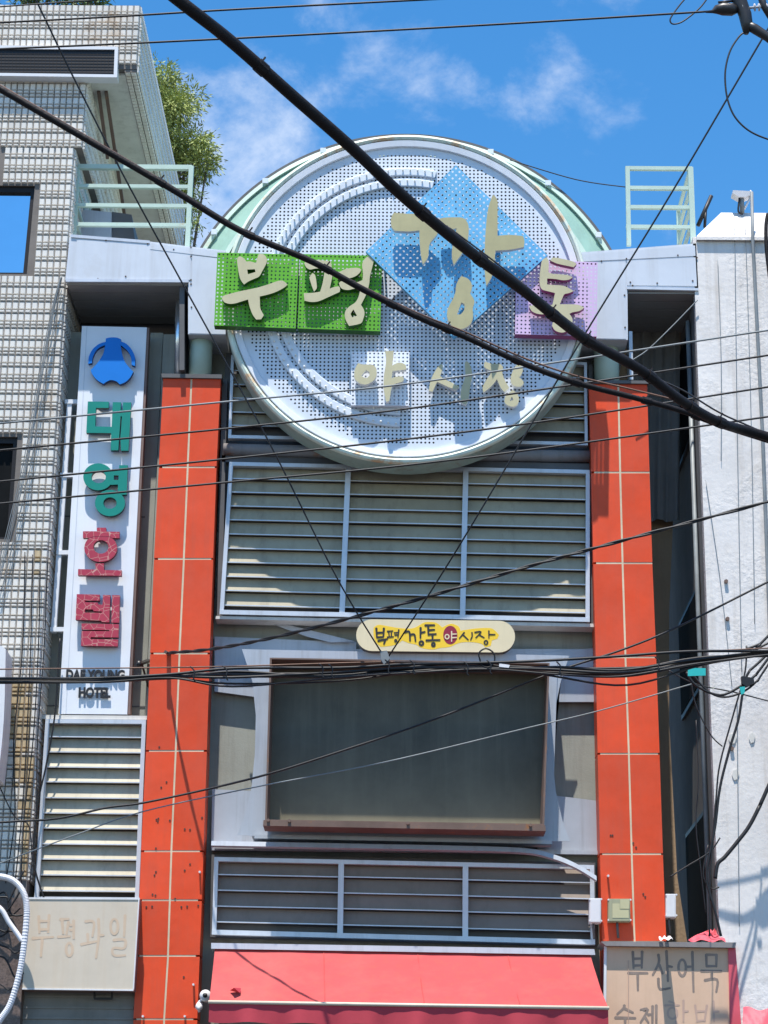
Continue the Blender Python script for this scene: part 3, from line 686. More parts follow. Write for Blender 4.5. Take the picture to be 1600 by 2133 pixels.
# brackets that carry the boards
V, Fc = [], []
for (a, b, Y0) in ((480, 545, -0.6), (600, 660, -0.6), (650, 545, -0.6), (770, 660, -0.6), (950, 400, -0.69), (800, 520, -0.69), (1090, 520, -0.69), (946, 650, -0.69), (1095, 560, -0.63), (1180, 560, -0.63), (1180, 680, -0.63), (750, 760, -0.54), (830, 820, -0.54)):
    q = P(a, b, Y0); add_bar(V, Fc, q, Vector((q.x, DY, q.z)), 0.02, 0.02)
mesh('bracket', V, Fc, MT['darkgrey'], RS)
o8, s8 = (440, 515), 8.0
LY = -0.685
cr, we = MT['cream'], MT['whiteedge']
letter('letter', [(432, 205), (445, 165), (485, 152), (540, 180), (590, 240), (650, 235), (750, 265), (765, 190), (790, 115), (850, 110), (905, 145), (930, 210), (915, 280), (850, 400), (800, 485), (720, 525), (620, 570), (548, 622), (490, 540), (460, 430), (440, 300)],
       o8, s8, LY, 0.06, cr, MT['dgreen'], gA, [[(600, 372), (728, 366), (740, 412), (612, 450)]])
letter('letter', [(180, 860), (195, 820), (240, 795), (450, 740), (640, 700), (780, 670), (960, 615), (1100, 565), (1180, 555), (1230, 580), (1272, 622), (1220, 670), (1100, 735), (960, 785), (808, 820), (812, 900), (820, 1020), (878, 1132), (832, 1200), (750, 1205), (690, 1120), (650, 1020), (628, 940), (615, 870), (500, 905), (400, 935), (300, 942), (220, 915)],
       o8, s8, LY, 0.06, cr, MT['dgreen'], gA)
o8 = (620, 515)
for pts, hs in (([(110, 265), (170, 215), (330, 212), (556, 232), (570, 340), (480, 350), (300, 355), (205, 372), (140, 330)], ()),
    ([(195, 505), (245, 430), (285, 455), (305, 520), (320, 640), (315, 690), (275, 740), (235, 640)], ()),
    ([(450, 400), (590, 420), (560, 580), (535, 690), (600, 665), (690, 650), (708, 690), (700, 745), (600, 790), (480, 845), (350, 900), (230, 912), (115, 890), (103, 765), (250, 760), (375, 740), (400, 660), (425, 560)], ()),
    ([(1075, 300), (1100, 220), (1150, 165), (1200, 150), (1265, 200), (1260, 270), (1205, 490), (1195, 600), (1150, 770), (1055, 960), (1100, 1030), (1115, 1110), (1095, 1190), (1050, 1270), (860, 1312), (805, 1220), (785, 1120), (810, 1040), (880, 975), (960, 920), (1010, 840), (1040, 730), (960, 690), (850, 712), (760, 700), (710, 660), (690, 595), (740, 565), (900, 590), (1000, 580), (1085, 545), (1090, 420)], [[(930, 1035), (990, 1140), (910, 1168), (882, 1110)]]),
    ([(665, 450), (700, 410), (800, 365), (900, 345), (1010, 345), (1062, 375), (1030, 430), (950, 490), (820, 525), (700, 520)], ())):
    letter('letter', pts, o8, s8, LY, 0.06, cr, MT['dgreen'], gB, hs)
o5, s5 = (800, 400), 5.3333
cd = MT['creamdull']
for pts, hs in (([(78, 300), (90, 260), (110, 228), (250, 240), (380, 245), (490, 300), (605, 420), (590, 470), (530, 540), (500, 600), (490, 720), (432, 805), (410, 700), (395, 540), (393, 425), (280, 438), (120, 430), (82, 380)], ()),
    ([(612, 310), (640, 288), (760, 280), (870, 285), (920, 325), (942, 400), (930, 540), (880, 660), (775, 810), (755, 720), (760, 600), (790, 470), (808, 400), (740, 420), (690, 440), (650, 400)], ()),
    ([(1210, 28), (1240, 55), (1262, 110), (1262, 250), (1262, 485), (1400, 475), (1545, 488), (1560, 545), (1555, 610), (1400, 640), (1238, 650), (1225, 800), (1200, 930), (1138, 1040), (1125, 950), (1115, 750), (1125, 500), (1140, 300), (1165, 150)], ()),
    ([(855, 935), (920, 955), (965, 1000), (978, 1060), (955, 1125), (1005, 1210), (985, 1290), (990, 1380), (965, 1460), (900, 1510), (840, 1522), (770, 1500), (715, 1430), (700, 1340), (725, 1260), (770, 1180), (795, 1100), (805, 1020)], [[(860, 1225), (895, 1245), (890, 1310), (850, 1360), (808, 1360)]])):
    letter('letter', pts, o5, s5, -0.83, 0.05, cd, we, bD, hs)
o8 = (1060, 520)
for pts, hs in (([(690, 180), (720, 135), (800, 135), (950, 165), (1080, 200), (1130, 240), (1080, 292), (950, 265), (800, 230)], ()),
    ([(555, 180), (625, 130), (665, 190), (660, 375), (720, 400), (850, 410), (980, 425), (1065, 460), (1000, 500), (900, 510), (780, 490), (640, 480), (635, 580), (760, 590), (900, 600), (1000, 640), (1080, 690), (1000, 725), (930, 740), (900, 790), (850, 910), (1100, 912), (1190, 930), (1258, 965), (1180, 1020), (1060, 1045), (1010, 1070), (1055, 1140), (1060, 1220), (1020, 1310), (940, 1370), (860, 1380), (770, 1345), (720, 1270), (740, 1200), (800, 1140), (860, 1080), (760, 1060), (560, 1078), (450, 1060), (380, 1020), (345, 960), (345, 935), (450, 925), (725, 920), (745, 840), (770, 722), (640, 690), (560, 665), (520, 600), (512, 480), (530, 300)],
     [[(860, 1200), (910, 1195), (905, 1250), (870, 1255)]])):
    letter('letter', pts, o8, s8, -0.73, 0.06, cr, MT['magenta'], pU, hs)
o9, s9 = (720, 720), 8.8889
letter('letter', [(230, 320), (300, 345), (400, 348), (490, 350), (550, 390), (575, 450), (570, 560), (520, 640), (450, 690), (365, 722), (240, 685), (165, 600), (160, 500), (175, 430)], o9, s9, -0.645, 0.055, cr, we, wB, [[(380, 450), (440, 490), (445, 550), (400, 595), (340, 590), (290, 550)]])
letter('letter', [(730, 100), (890, 95), (885, 180), (862, 370), (930, 330), (1010, 312), (1080, 335), (1120, 365), (1125, 440), (870, 470), (850, 605), (930, 575), (1060, 570), (1080, 625), (1040, 670), (900, 715), (850, 780), (830, 900), (810, 1025), (750, 1040), (725, 920), (705, 750), (710, 560), (740, 370), (750, 250)], o9, s9, -0.645, 0.055, cr, we, wB)
o6, s6 = (880, 720), 6.6667
for pts, hs in (([(265, 248), (285, 290), (265, 370), (245, 420), (300, 460), (400, 510), (515, 570), (465, 612), (350, 570), (205, 500), (140, 640), (88, 625), (110, 500), (150, 400), (210, 300)], ()),
    ([(590, 240), (615, 215), (650, 245), (682, 330), (690, 430), (670, 530), (640, 740), (605, 820), (540, 790), (530, 680), (545, 580), (590, 450), (595, 350)], ()),
    ([(855, 250), (875, 220), (960, 250), (1080, 255), (1120, 300), (1110, 380), (1150, 490), (1205, 580), (1140, 645), (1085, 580), (1035, 465), (960, 560), (850, 650), (835, 590), (860, 520), (920, 430), (970, 350), (900, 325), (855, 290)], ()),
    ([(1280, 300), (1325, 250), (1360, 265), (1395, 320), (1385, 380), (1345, 440), (1400, 490), (1405, 530), (1370, 565), (1310, 570), (1250, 540), (1225, 480), (1240, 390)], ()),
    ([(1250, 615), (1300, 650), (1340, 720), (1330, 800), (1280, 845), (1210, 840), (1150, 800), (1140, 740), (1175, 680)], [[(1245, 705), (1265, 755), (1210, 770)]])):
    letter('letter', pts, o6, s6, DY-0.10, 0.055, cr, we, RS, hs)

# ------------------------------------------------------------------ hotel sign
HY = 0.06
HS = thing('hotel_sign', 'tall white hotel sign with blue emblem and green and red letters', 'sign', P(200, 1487, HY+0.05))
hb = prism('sign_board', [(171, 679), (306, 682), (265, 1488), (122, 1487)], HY, 0.14, [MT['sign'], MT['sign']], HS)
prism('edge_trim', [(306.5, 682), (311, 683), (271, 1488), (266, 1488)], HY+0.01, 0.12, MT['signedge'], hb)
prism('crease', [(180.5, 680), (182, 680), (138, 1487), (136.5, 1487)], HY-0.002, 0.02, MT['fascia'], hb)
o5, s5 = (160, 680), 5.2
em = letter('emblem', [(315, 130), (370, 118), (440, 122), (480, 140), (475, 200), (500, 330), (540, 410), (612, 490), (580, 550), (530, 600), (465, 628), (430, 595), (370, 580), (320, 600), (290, 622), (220, 580), (170, 520), (150, 470), (220, 400), (280, 310), (305, 220)], o5, s5, HY-0.09, 0.05, MT['emblem'], MT['emblem_side'], HS)
for arm in ([(318, 165), (240, 190), (170, 250), (130, 330), (125, 405), (165, 395), (175, 330), (210, 260), (260, 220), (318, 200)], [(470, 160), (540, 190), (600, 260), (632, 340), (630, 430), (595, 415), (585, 330), (550, 265), (500, 220), (470, 200)]):
    letter('arm', arm, o5, s5, HY-0.088, 0.048, MT['emblem'], MT['emblem_side'], em)
tl_, ts_ = MT['tealletter'], MT['tealside']
letter('letter', [(120, 812), (348, 815), (345, 882), (208, 882), (200, 1082), (378, 1087), (390, 820), (480, 820), (475, 905), (500, 905), (500, 822), (590, 822), (560, 1345), (480, 1345), (472, 1210), (490, 975), (475, 970), (450, 1340), (368, 1342), (372, 1155), (103, 1152)], o5, s5, HY-0.09, 0.05, tl_, ts_, HS, soft=False)
lt = letter('letter', ell(232, 1628, 162, 146), o5, s5, HY-0.09, 0.05, tl_, ts_, HS, [ell(237, 1630, 78, 68, 24)], soft=False)
letter('stroke', [(370, 1560), (460, 1552), (460, 1502), (552, 1502), (540, 1820), (490, 1822), (443, 1790), (447, 1712), (365, 1715)], o5, s5, HY-0.0915, 0.05, tl_, ts_, lt, [[(402, 1613), (453, 1613), (452, 1662), (402, 1662)]], soft=False)
letter('stroke', ell(360, 1912, 163, 142), o5, s5, HY-0.093, 0.05, tl_, ts_, lt, [ell(360, 1912, 72, 62, 24)], soft=False)
o5, s5 = (130, 1080), 5.078
rd, rs = MT['red'], MT['redside']
lt = letter('letter', ell(405, 312, 174, 147), o5, s5, HY-0.09, 0.05, rd, rs, HS, [ell(408, 300, 80, 72, 24)], soft=False)
letter('stroke', [(218, 135), (365, 135), (365, 97), (462, 97), (465, 138), (605, 140), (603, 207), (530, 207), (500, 190), (330, 190), (290, 205), (218, 205)], o5, s5, HY-0.0915, 0.05, rd, rs, lt, soft=False)
letter('stroke', [(350, 475), (440, 475), (440, 545), (628, 548), (625, 605), (165, 600), (167, 535), (352, 540)], o5, s5, HY-0.09, 0.05, rd, rs, lt, soft=False)
lt = letter('letter', [(152, 800), (395, 805), (395, 868), (240, 868), (240, 885), (375, 890), (378, 910), (425, 912), (430, 808), (508, 810), (495, 1098), (415, 1095), (412, 1080), (140, 1070)], o5, s5, HY-0.09, 0.05, rd, rs, HS, [[(240, 960), (325, 962), (330, 980), (418, 983), (415, 998), (238, 995)]], soft=False)
letter('stroke', [(528, 810), (608, 812), (600, 1102), (518, 1100)], o5, s5, HY-0.09, 0.05, rd, rs, lt, soft=False)
letter('stroke', [(203, 1110), (598, 1118), (592, 1258), (300, 1255), (298, 1275), (590, 1280), (585, 1352), (197, 1345), (203, 1190), (497, 1192), (497, 1180), (203, 1175)], o5, s5, HY-0.09, 0.05, rd, rs, lt, soft=False)
def text(name, body, x0, x1, yb, yt, Y, depth, mat, parent, bold=0.02):
    cu = bpy.data.curves.new(name, 'FONT'); cu.body = body; cu.extrude = 0.5; cu.offset = bold; cu.resolution_u = 3
    to = bpy.data.objects.new(name, cu); COL.objects.link(to)
    me = bpy.data.meshes.new_from_object(to.evaluated_get(bpy.context.evaluated_depsgraph_get()))
    bpy.data.objects.remove(to, do_unlink=True)
    xs = [v.co.x for v in me.vertices]; ys = [v.co.y for v in me.vertices]; a, b, c, d = min(xs), max(xs), min(ys), max(ys)
    p0, p1, p2 = P(x0, yb, Y), P(x1, yb+ (x1-x0)*0.008, Y), P(x0, yt, Y); org = ORG[parent.name]
    for v in me.vertices:
        u, w, k = (v.co.x-a)/(b-a), (v.co.y-c)/(d-c), v.co.z
        v.co = Vector((p0.x+(p1.x-p0.x)*u, Y+depth*(0.5-k), p0.z+(p1.z-p0.z)*u+(p2.z-p0.z)*w))-org
    me.materials.append(mat); me.update()
    o = bpy.data.objects.new(name, me); COL.objects.link(o); o.parent = parent; ORG[o.name] = org; return o
text('lettering', 'DAE YOUNG', 137, 259, 1416, 1394, HY-0.03, 0.016, MT['black'], HS, 0.045)
text('lettering', 'HOTEL', 163, 230, 1453, 1431, HY-0.03, 0.016, MT['black'], HS, 0.045)
V, Fc = [], []
add_bar(V, Fc, P(146, 835, HY+0.08), P(112, 1318, HY+0.08), 0.05, 0.05)
for y, xa, xb in ((838, 136, 164), (991, 126, 156), (1152, 118, 146), (1312, 105, 136)): add_bar(V, Fc, P(xa, y, HY+0.07), P(xb, y, HY+0.07), 0.045, 0.05)
mesh('sign_bracket', V, Fc, MT['sign'], HS)
# ------------------------------------------------------------------ capsule sign
CY = -0.20
CS = thing('capsule_sign', 'cream capsule shaped sign with yellow, black and maroon lettering', 'sign', P(907, 1357, CY+0.1))
r = 33
cap_pts = [(775+r*1.0*cos(t)*1.0, 1323+r*sin(t)) for t in [pi/2+pi*i/14 for i in range(15)]]+[(1040+r*cos(t), 1326+r*sin(t)) for t in [-pi/2+pi*i/14 for i in range(15)]]
prism('sign_face', cap_pts, CY, 0.10, [MT['capsule'], MT['darkgrey']], CS)
oC, sC = (730, 1280), 4.444
letter('print_patch', [(215, 120), (260, 95), (330, 105), (450, 125), (560, 130), (620, 110), (690, 72), (790, 75), (850, 120), (930, 85), (1000, 110), (1020, 150), (1150, 130), (1290, 125), (1340, 150), (1375, 190), (1360, 225), (1310, 240), (1300, 290), (1250, 305), (1210, 270), (1100, 255), (1000, 265), (920, 300), (830, 310), (760, 325), (660, 310), (610, 280), (540, 265), (480, 240), (440, 270), (380, 290), (280, 300), (240, 260), (215, 200)], oC, sC, CY-0.001, 0.01, MT['yellow'], MT['yellow'], CS)
letter('print_patch', ell(925, 190, 66, 86), oC, sC, CY-0.0022, 0.01, MT['maroon'], MT['maroon'], CS, soft=False)
print_strokes('lettering', [[(240, 125), (245, 210)], [(310, 125), (305, 205)], [(240, 170), (310, 165)], [(245, 212), (305, 207)], [(255, 245), (345, 225)], [(322, 235), (310, 275)],
  [(690, 100), (780, 98)], [(720, 105), (722, 190)], [(722, 145), (780, 140)], [(722, 185), (795, 180)], [(760, 190), (760, 230)], [(700, 240), (830, 235)], ('o', 768, 278, 13, 15),
  [(500, 165), (545, 160), (552, 245)], [(550, 190), (592, 185), (603, 248)], [(650, 120), (648, 220)], [(650, 170), (692, 160)], ('o', 657, 265, 17, 18)], oC, sC, 19, CY-0.002, MT['ink'], CS)
print_strokes('lettering', [[(340, 155), (395, 152)], [(355, 165), (360, 200)], [(380, 165), (378, 200)], [(340, 210), (400, 205)], [(405, 170), (445, 165)], [(410, 190), (445, 187)], [(448, 140), (440, 215)], ('o', 420, 242, 9, 10),
  [(1055, 165), (1008, 222)], [(1045, 190), (1092, 235)], [(1125, 165), (1127, 200), (1112, 235)], [(1150, 165), (1210, 160), (1160, 215)], [(1195, 190), (1240, 215)], [(1282, 150), (1282, 220)], [(1285, 185), (1340, 185)], ('o', 1255, 258, 16, 17)], oC, sC, 13, CY-0.002, MT['ink'], CS)
print_strokes('lettering', [('o', 895, 205, 18, 20), [(937, 155), (937, 250)], [(940, 182), (985, 180)], [(940, 215), (985, 212)]], oC, sC, 11, CY-0.004, MT['capsule'], CS)

# ------------------------------------------------------------------ awning
AW = thing('awning', 'faded red fabric awning along the bottom of the facade', 'awning', P(850, 2098, -0.35))
prism('cassette', [(440, 1964), (1238, 1977), (1240, 1989), (440, 1976)], -0.22, 0.24, MT['alu'], AW)
Nw = 40; av, af = [], []
for j in range(13):
    v = j/12
    for i in range(Nw+1):
        u = i/Nw
        a = P(448+(1229-448)*u, 1974+13*u, -0.16); b = P(436+(1267-436)*u, 2086+13*u, -0.95)
        q = a.lerp(b, v); q += Vector((0, 0.0, -0.025*sin(pi*v)+0.006*sin(u*pi*3)*sin(pi*v)+0.002*sin(u*40)*(v**3)+0.024*mnoise.noise(Vector((u*11, v*2.2, 0.4)))*sin(pi*v)+0.010*mnoise.noise(Vector((u*34+v*5, v*2, 1.7)))*(0.3+v))); av.append(q)
for j in range(12):
    for i in range(Nw):
        a = j*(Nw+1)+i; af.append((a+Nw+1, a+Nw+2, a+1, a))
can = mesh('canopy', av, af, MT['fabric'], AW, smooth=True)
for u in (0.29, 0.54, 0.78):
    sp = [P(448+781*u, 1974+13*u, -0.16).lerp(P(436+831*u, 2086+13*u, -0.95), v/8)+Vector((0, -0.002, 0.002-0.025*sin(pi*v/8)+0.006*sin(u*pi*3)*sin(pi*v/8))) for v in range(9)]
    tube('seam', sp, 0.004, MT['fabric'], can, 5)
ta = P(479, 2063, -0.80); tb_ = P(502, 2058, -0.79); tc_ = P(501, 2069, -0.86); td = P(488, 2058, -0.90)
mesh('torn_flap', [ta, tb_, tc_, td+Vector((0, -0.02, 0))], [(0, 3, 1), (1, 3, 2), (0, 2, 3)], MT['fabric_dark'], can)
vv, vf = [], []
for i in range(81):
    u = i/80; b = P(436+(1267-436)*u, 2088+13*u, -0.955)
    w = 0.012*sin(u*46)+0.006*sin(u*103+1)
    for k in range(4): vv.append(b+Vector((0, w*k/3-0.002, -0.17*k/3-(0.006*sin(u*46) if k == 3 else 0))))
for i in range(80):
    for k in range(3): a = 4*i+k; vf.append((a+1, a+5, a+4, a))
mesh('valance', vv, vf, MT['fabric_dark'], AW, smooth=True)
tube('front_bar', [P(434, 2087, -0.96), P(1269, 2100, -0.96)], 0.016, MT['beige'], AW, 10)
for x, y in ((452, 2100), (1250, 2112)):
    bars('arm', [(P(x, y, -0.9)-Vector((0, 0, 0.02)), P(x, y+75, -0.1)+Vector((0, 0, -0.1)))], 0.04, 0.03, MT['boxwhite'], AW)
# lamp / camera beside the awning
sc_ = thing('security_camera', 'small white camera with looped cable at the awning corner', 'camera', P(425, 2090, -0.3))
V, Fc = [], []; c = P(428, 2074, -0.35); add_tube(V, Fc, [c+Vector((0, 0.12, 0)), c, c-Vector((0, 0.03, 0))], [0.05, 0.055, 0.04], 14); mesh('housing', V, Fc, MT['boxwhite'], sc_, smooth=True)
tube('lens', [c-Vector((0, 0.031, 0)), c-Vector((0, 0.045, 0))], 0.022, MT['black'], sc_, 10)
tube('cable', [P(a, b, -0.33) for a, b in smoothpts([(428, 2080), (416, 2086), (412, 2098), (416, 2108)], 4, False)], 0.012, MT['boxwhite'], sc_, 6)
V, Fc = [], []; c = P(416, 2092, -0.3); add_tube(V, Fc, [c, c-Vector((0, 0.05, 0.03)), c-Vector((0, 0.08, 0.05))], [0.03, 0.035, 0.01], 10); mesh('joint', V, Fc, MT['boxwhite'], sc_, smooth=True)
bars('mount', [(P(428, 2074, -0.22), P(428, 2074, -0.02))], 0.03, 0.03, MT['boxwhite'], sc_)

# ------------------------------------------------------------------ the two faded shop signs
BY = -0.32
S1 = thing('faded_shop_sign', 'faded beige box sign with ghost lettering under the small louvre', 'sign', P(168, 2060, BY))
prism('sign_face', [(61, 1873), (289, 1874), (277, 2061), (47, 2058)], BY, 0.02, [MT['beige'], MT['beige']], S1)
prism('sign_box', [(60, 1871), (290.5, 1872), (278, 2063), (46, 2060)], BY+0.02, 0.34, [MT['beige'], MT['signedge']], S1)
prism('edge_trim', [(46, 2058), (278, 2061), (278, 2064), (46, 2061)], BY-0.006, 0.03, MT['boxwhite'], S1)
prism('edge_trim', [(288, 1874), (290.5, 1874), (279, 2061), (276.5, 2061)], BY-0.006, 0.03, MT['boxwhite'], S1)
prism('edge_trim', [(60, 1869), (291, 1870), (291, 1874), (60, 1873)], BY-0.006, 0.03, MT['boxwhite'], S1)
print_strokes('lettering', [[(205, 50), (215, 290)], [(350, 35), (335, 285)], [(215, 125), (345, 125)], [(210, 240), (340, 240)], [(115, 365), (410, 345)], [(255, 380), (235, 620)],
  [(500, 100), (625, 95)], [(530, 120), (545, 300)], [(620, 130), (590, 310)], [(470, 345), (640, 335)], [(690, 110), (690, 370)], [(640, 180), (690, 180)], [(640, 250), (690, 250)], ('o', 630, 520, 45, 90),
  [(850, 130), (970, 140), (950, 340)], [(885, 300), (890, 410)], [(790, 450), (1040, 400)], [(1035, 90), (1040, 330), (1000, 640)], [(1050, 320), (1110, 320)],
  ('o', 1255, 200, 52, 105), [(1405, 40), (1390, 340)], [(1240, 390), (1400, 385), (1390, 500), (1240, 500), (1250, 600), (1410, 600)]], (50, 1900), 6.667, 38, BY-0.001, MT['ghost'], S1, 0.0004)
bars('bracket', [(P(197, 2062, -0.1), P(197, 2080, -0.1)), (P(233, 2062, -0.1), P(233, 2080, -0.1)), (P(196, 2080, -0.1), P(234, 2080, -0.1))], 0.018, 0.018, MT['black'], S1)
lx = P(40, 2100, -0.02)
prism('lintel', [(46, 2050), (286, 2052), (276, 2330), (36, 2330)], -0.02, 0.3, MT['shutter'], MB)
for y in (2075, 2098, 2120):
    bars('lintel_rib', [(P(44, y, -0.025), P(278, y+2, -0.025))], 0.02, 0.02, MT['shutter'], MB)

RY = -0.34
S2 = thing('fishcake_shop_sign', 'sun bleached brown shop sign with a thin brim beneath the grey meter boxes', 'sign', P(1395, 2200, RY))
prism('sign_face', [(1263, 1966), (1518, 1968), (1524, 2330), (1258, 2330)], RY, 0.03, [MT['brownsign'], MT['brownsign']], S2)
prism('sign_box', [(1261, 1964), (1521, 1966), (1528, 2330), (1256, 2330)], RY+0.03, 0.34, [MT['redtarp'], MT['redtarp']], S2)
prism('brim', [(1252, 1961), (1534, 1963), (1532, 1974), (1400, 1972), (1262, 1970)], RY-0.065, 0.45, [MT['drain'], MT['drain']], S2)
prism('edge_trim', [(1259, 1970), (1264, 1970), (1261, 2330), (1254, 2330)], RY-0.01, 0.05, MT['boxwhite'], S2)
prism('side_flap', [(1517, 1970), (1532, 1968), (1544, 2133), (1545, 2330), (1526, 2330), (1520, 2100)], RY-0.02, 0.3, MT['redtarp'], S2)
print_strokes('lettering', [[(345, 190), (355, 400)], [(460, 185), (455, 395)], [(350, 280), (460, 275)], [(355, 365), (455, 360)], [(285, 455), (530, 455)], [(405, 470), (408, 670)],
  [(660, 225), (665, 330), (590, 480)], [(670, 350), (715, 465)], [(760, 180), (780, 560)], [(780, 370), (835, 380)], [(660, 520), (680, 650), (810, 640)],
  ('o', 955, 390, 46, 100), [(1080, 190), (1095, 690)], [(1000, 380), (1080, 375)],
  [(1250, 230), (1380, 230)], [(1378, 225), (1375, 380)], [(1252, 225), (1256, 380)], [(1255, 370), (1375, 370)], [(1185, 430), (1440, 430)], [(1320, 440), (1315, 520)], [(1230, 545), (1385, 535), (1375, 690)],
  ], (1260, 1950), 5.926, 32, RY-0.001, MT['brownink'], S2, 0.0006)
print_strokes('lettering', [[(240, 850), (230, 890), (150, 965)], [(240, 890), (350, 945)], [(125, 1005), (380, 1010)], [(250, 1015), (250, 1150)],
  [(440, 915), (530, 905), (440, 1070)], [(490, 990), (540, 1070)], [(590, 860), (585, 1150)], [(635, 850), (635, 1150)], [(530, 970), (590, 965)]], (1260, 1950), 5.926, 32, RY-0.001, MT['brownink'], S2, 0.0006)
print_strokes('faint_lettering', [[(790, 805), (860, 825)], [(740, 855), (920, 850)], ('o', 835, 950, 58, 70), [(970, 790), (970, 1060)], [(980, 930), (1030, 925)], [(880, 1050), (900, 1120)],
  [(1115, 850), (1140, 1060)], [(1260, 850), (1230, 1050)], [(1130, 930), (1250, 925)], [(1140, 1045), (1240, 1040)], [(1340, 800), (1350, 1050)], [(1350, 930), (1410, 925)]], (1260, 1950), 5.926, 26, RY-0.001, MT['brownghost'], S2, 0.0006)
bars('seam', [(P(1309, 2000, RY-0.004), P(1309, 2330, RY-0.004))], 0.006, 0.006, MT['brownghost'], S2)
def cloth(name, pts, Y, amp, mat, label, cat):
    """crumpled sheet over a quad: pts TL TR BR BL"""
    V, Fc = [], []; n = 14
    for j in range(n+1):
        for i in range(n+1):
            u, v = i/n, j/n
            x = (pts[0][0]*(1-u)+pts[1][0]*u)*(1-v)+(pts[3][0]*(1-u)+pts[2][0]*u)*v; y = (pts[0][1]*(1-u)+pts[1][1]*u)*(1-v)+(pts[3][1]*(1-u)+pts[2][1]*u)*v
            q = P(x, y, Y); V.append(q+Vector((0, amp*(sin(u*9+v*5)+0.6*sin(u*21-v*13))-0.25*v, amp*0.7*sin(u*13+v*3))))
    for j in range(n):
        for i in range(n): a = j*(n+1)+i; Fc.append((a+n+1, a+n+2, a+1, a))
    return tag(mesh(name, V, Fc, mat, None, smooth=True), label, cat)
cloth('tarpaulin', [(1478, 1938), (1496, 1936), (1505, 1968), (1425, 1966)], -0.1, 0.02, MT['redtarp'], 'crumpled red tarpaulin scrap lying on top of the brown sign', 'tarpaulin')
cloth('tarpaulin', [(1548, 2098), (1640, 2108), (1640, 2190), (1540, 2190)], -0.55, 0.02, MT['redtarp'], 'red tarpaulin sheet at the foot of the white stucco wall', 'tarpaulin')
cloth('plastic_scrap', [(1372, 1952), (1392, 1950), (1396, 1964), (1366, 1964)], -0.42, 0.015, MT['boxwhite'], 'scrunched white plastic scrap on the brim of the brown sign', 'plastic')

# ------------------------------------------------------------------ junction boxes on the right pillar
def jbox(label, x0, y0, x1, y1, Y, d, mat, lidmat):
    o = thing('junction_box', label, 'junction box', P((x0+x1)/2, y1, Y+d), 'junction boxes by the pillar foot')
    prism('case', rect(x0, y0, x1, y1), Y, d, mat, o)
    prism('lid', rect(x0+2, y0+2, x1-2, y1-2), Y-0.014, 0.013, lidmat, o)
    for a, b in ((x0, y0+3), (x1, y0+3), (x0, y1-3), (x1, y1-3)):
        studs(o, [(a, b)], Y+d*0.3, 0.009, d*0.35, MT['boxwhite']).name = 'lug'
    tube('gland', [P((x0+x1)/2-4, y1, Y+d*0.5), P((x0+x1)/2-4, y1+10, Y+d*0.5), P((x0+x1)/2-2, y1+34, Y+d*0.7)], 0.012, MT['darkgrey'], o, 6)
    return o
jbox('white junction box between the low louvre and the orange pillar', 1228, 1871, 1252, 1922, -0.22, 0.12, MT['boxwhite'], MT['boxwhite'])
jb = jbox('olive green junction box with a pale lid on the orange pillar', 1267, 1872, 1313, 1920, -0.22, 0.095, MT['boxgreen'], MT['boxgreen'])
prism('sticker', rect(1292, 1873, 1311, 1893), -0.238, 0.003, MT['boxlid'], jb); prism('sticker', [(1276, 1882), (1291, 1882), (1291, 1895), (1310, 1895), (1310, 1912), (1276, 1912)], -0.2365, 0.002, MT['boxlid'], jb)
jbox('white junction box against the tan passage wall', 1387, 1862, 1408, 1911, -0.16, 0.14, MT['boxwhite'], MT['boxwhite'])

# ------------------------------------------------------------------ railings
def railing(label, segs, loc, w=0.042):
    o = thing('railing', label, 'railing', loc, 'mint green roof railings')
    for nm, a, b, ww in segs: bars(nm, [(a, b)], ww, ww, MT['mint'], o)
    return o
Yr = 0.1
sg = [('rail', P(158, y0, Yr), P(400, y0+2, Yr), 0.05 if y0 == 348 else 0.04) for y0 in (348, 388, 428, 468)]
sg += [('post', P(161, 346, Yr-0.003), P(153, 505, Yr-0.003), 0.05), ('post', P(399, 347, Yr-0.003), P(390, 522, Yr-0.003), 0.05)]
sg += [('post', P(161, 346, Yr)+Vector((0.0, 0.9, 0)), P(153, 500, Yr)+Vector((0.0, 0.9, 0)), 0.04)]
for y0 in (348, 388, 428, 468): sg.append(('rail', P(160, y0, Yr)+Vector((0, 0.03, 0)), P(160, y0, Yr)+Vector((0, 0.9, 0)), 0.03))
railing('mint railing on the fascia in front of the tiled building', sg, P(280, 505, Yr))
Yr = 0.0
sg = [('rail', P(1304, y0, Yr), P(1442, y0+1, Yr), 0.04) for y0 in (351, 392, 432, 473)]
sg += [('post', P(1307, 348, Yr-0.003), P(1310, 512, Yr-0.003), 0.045), ('post', P(1438, 350, Yr-0.003), P(1444, 508, Yr-0.003), 0.055)]
pb = Vector((0, 1.0, 0))
sg += [('post', P(1438, 350, Yr)+pb, P(1442, 504, Yr)+pb, 0.045)]
for y0 in (351, 392, 432, 473): sg.append(('rail', P(1438, y0, Yr)+Vector((0, 0.03, 0)), P(1438, y0, Yr)+pb, 0.035))
railing('mint railing on the fascia beside the white stucco building', sg, P(1375, 510, Yr))

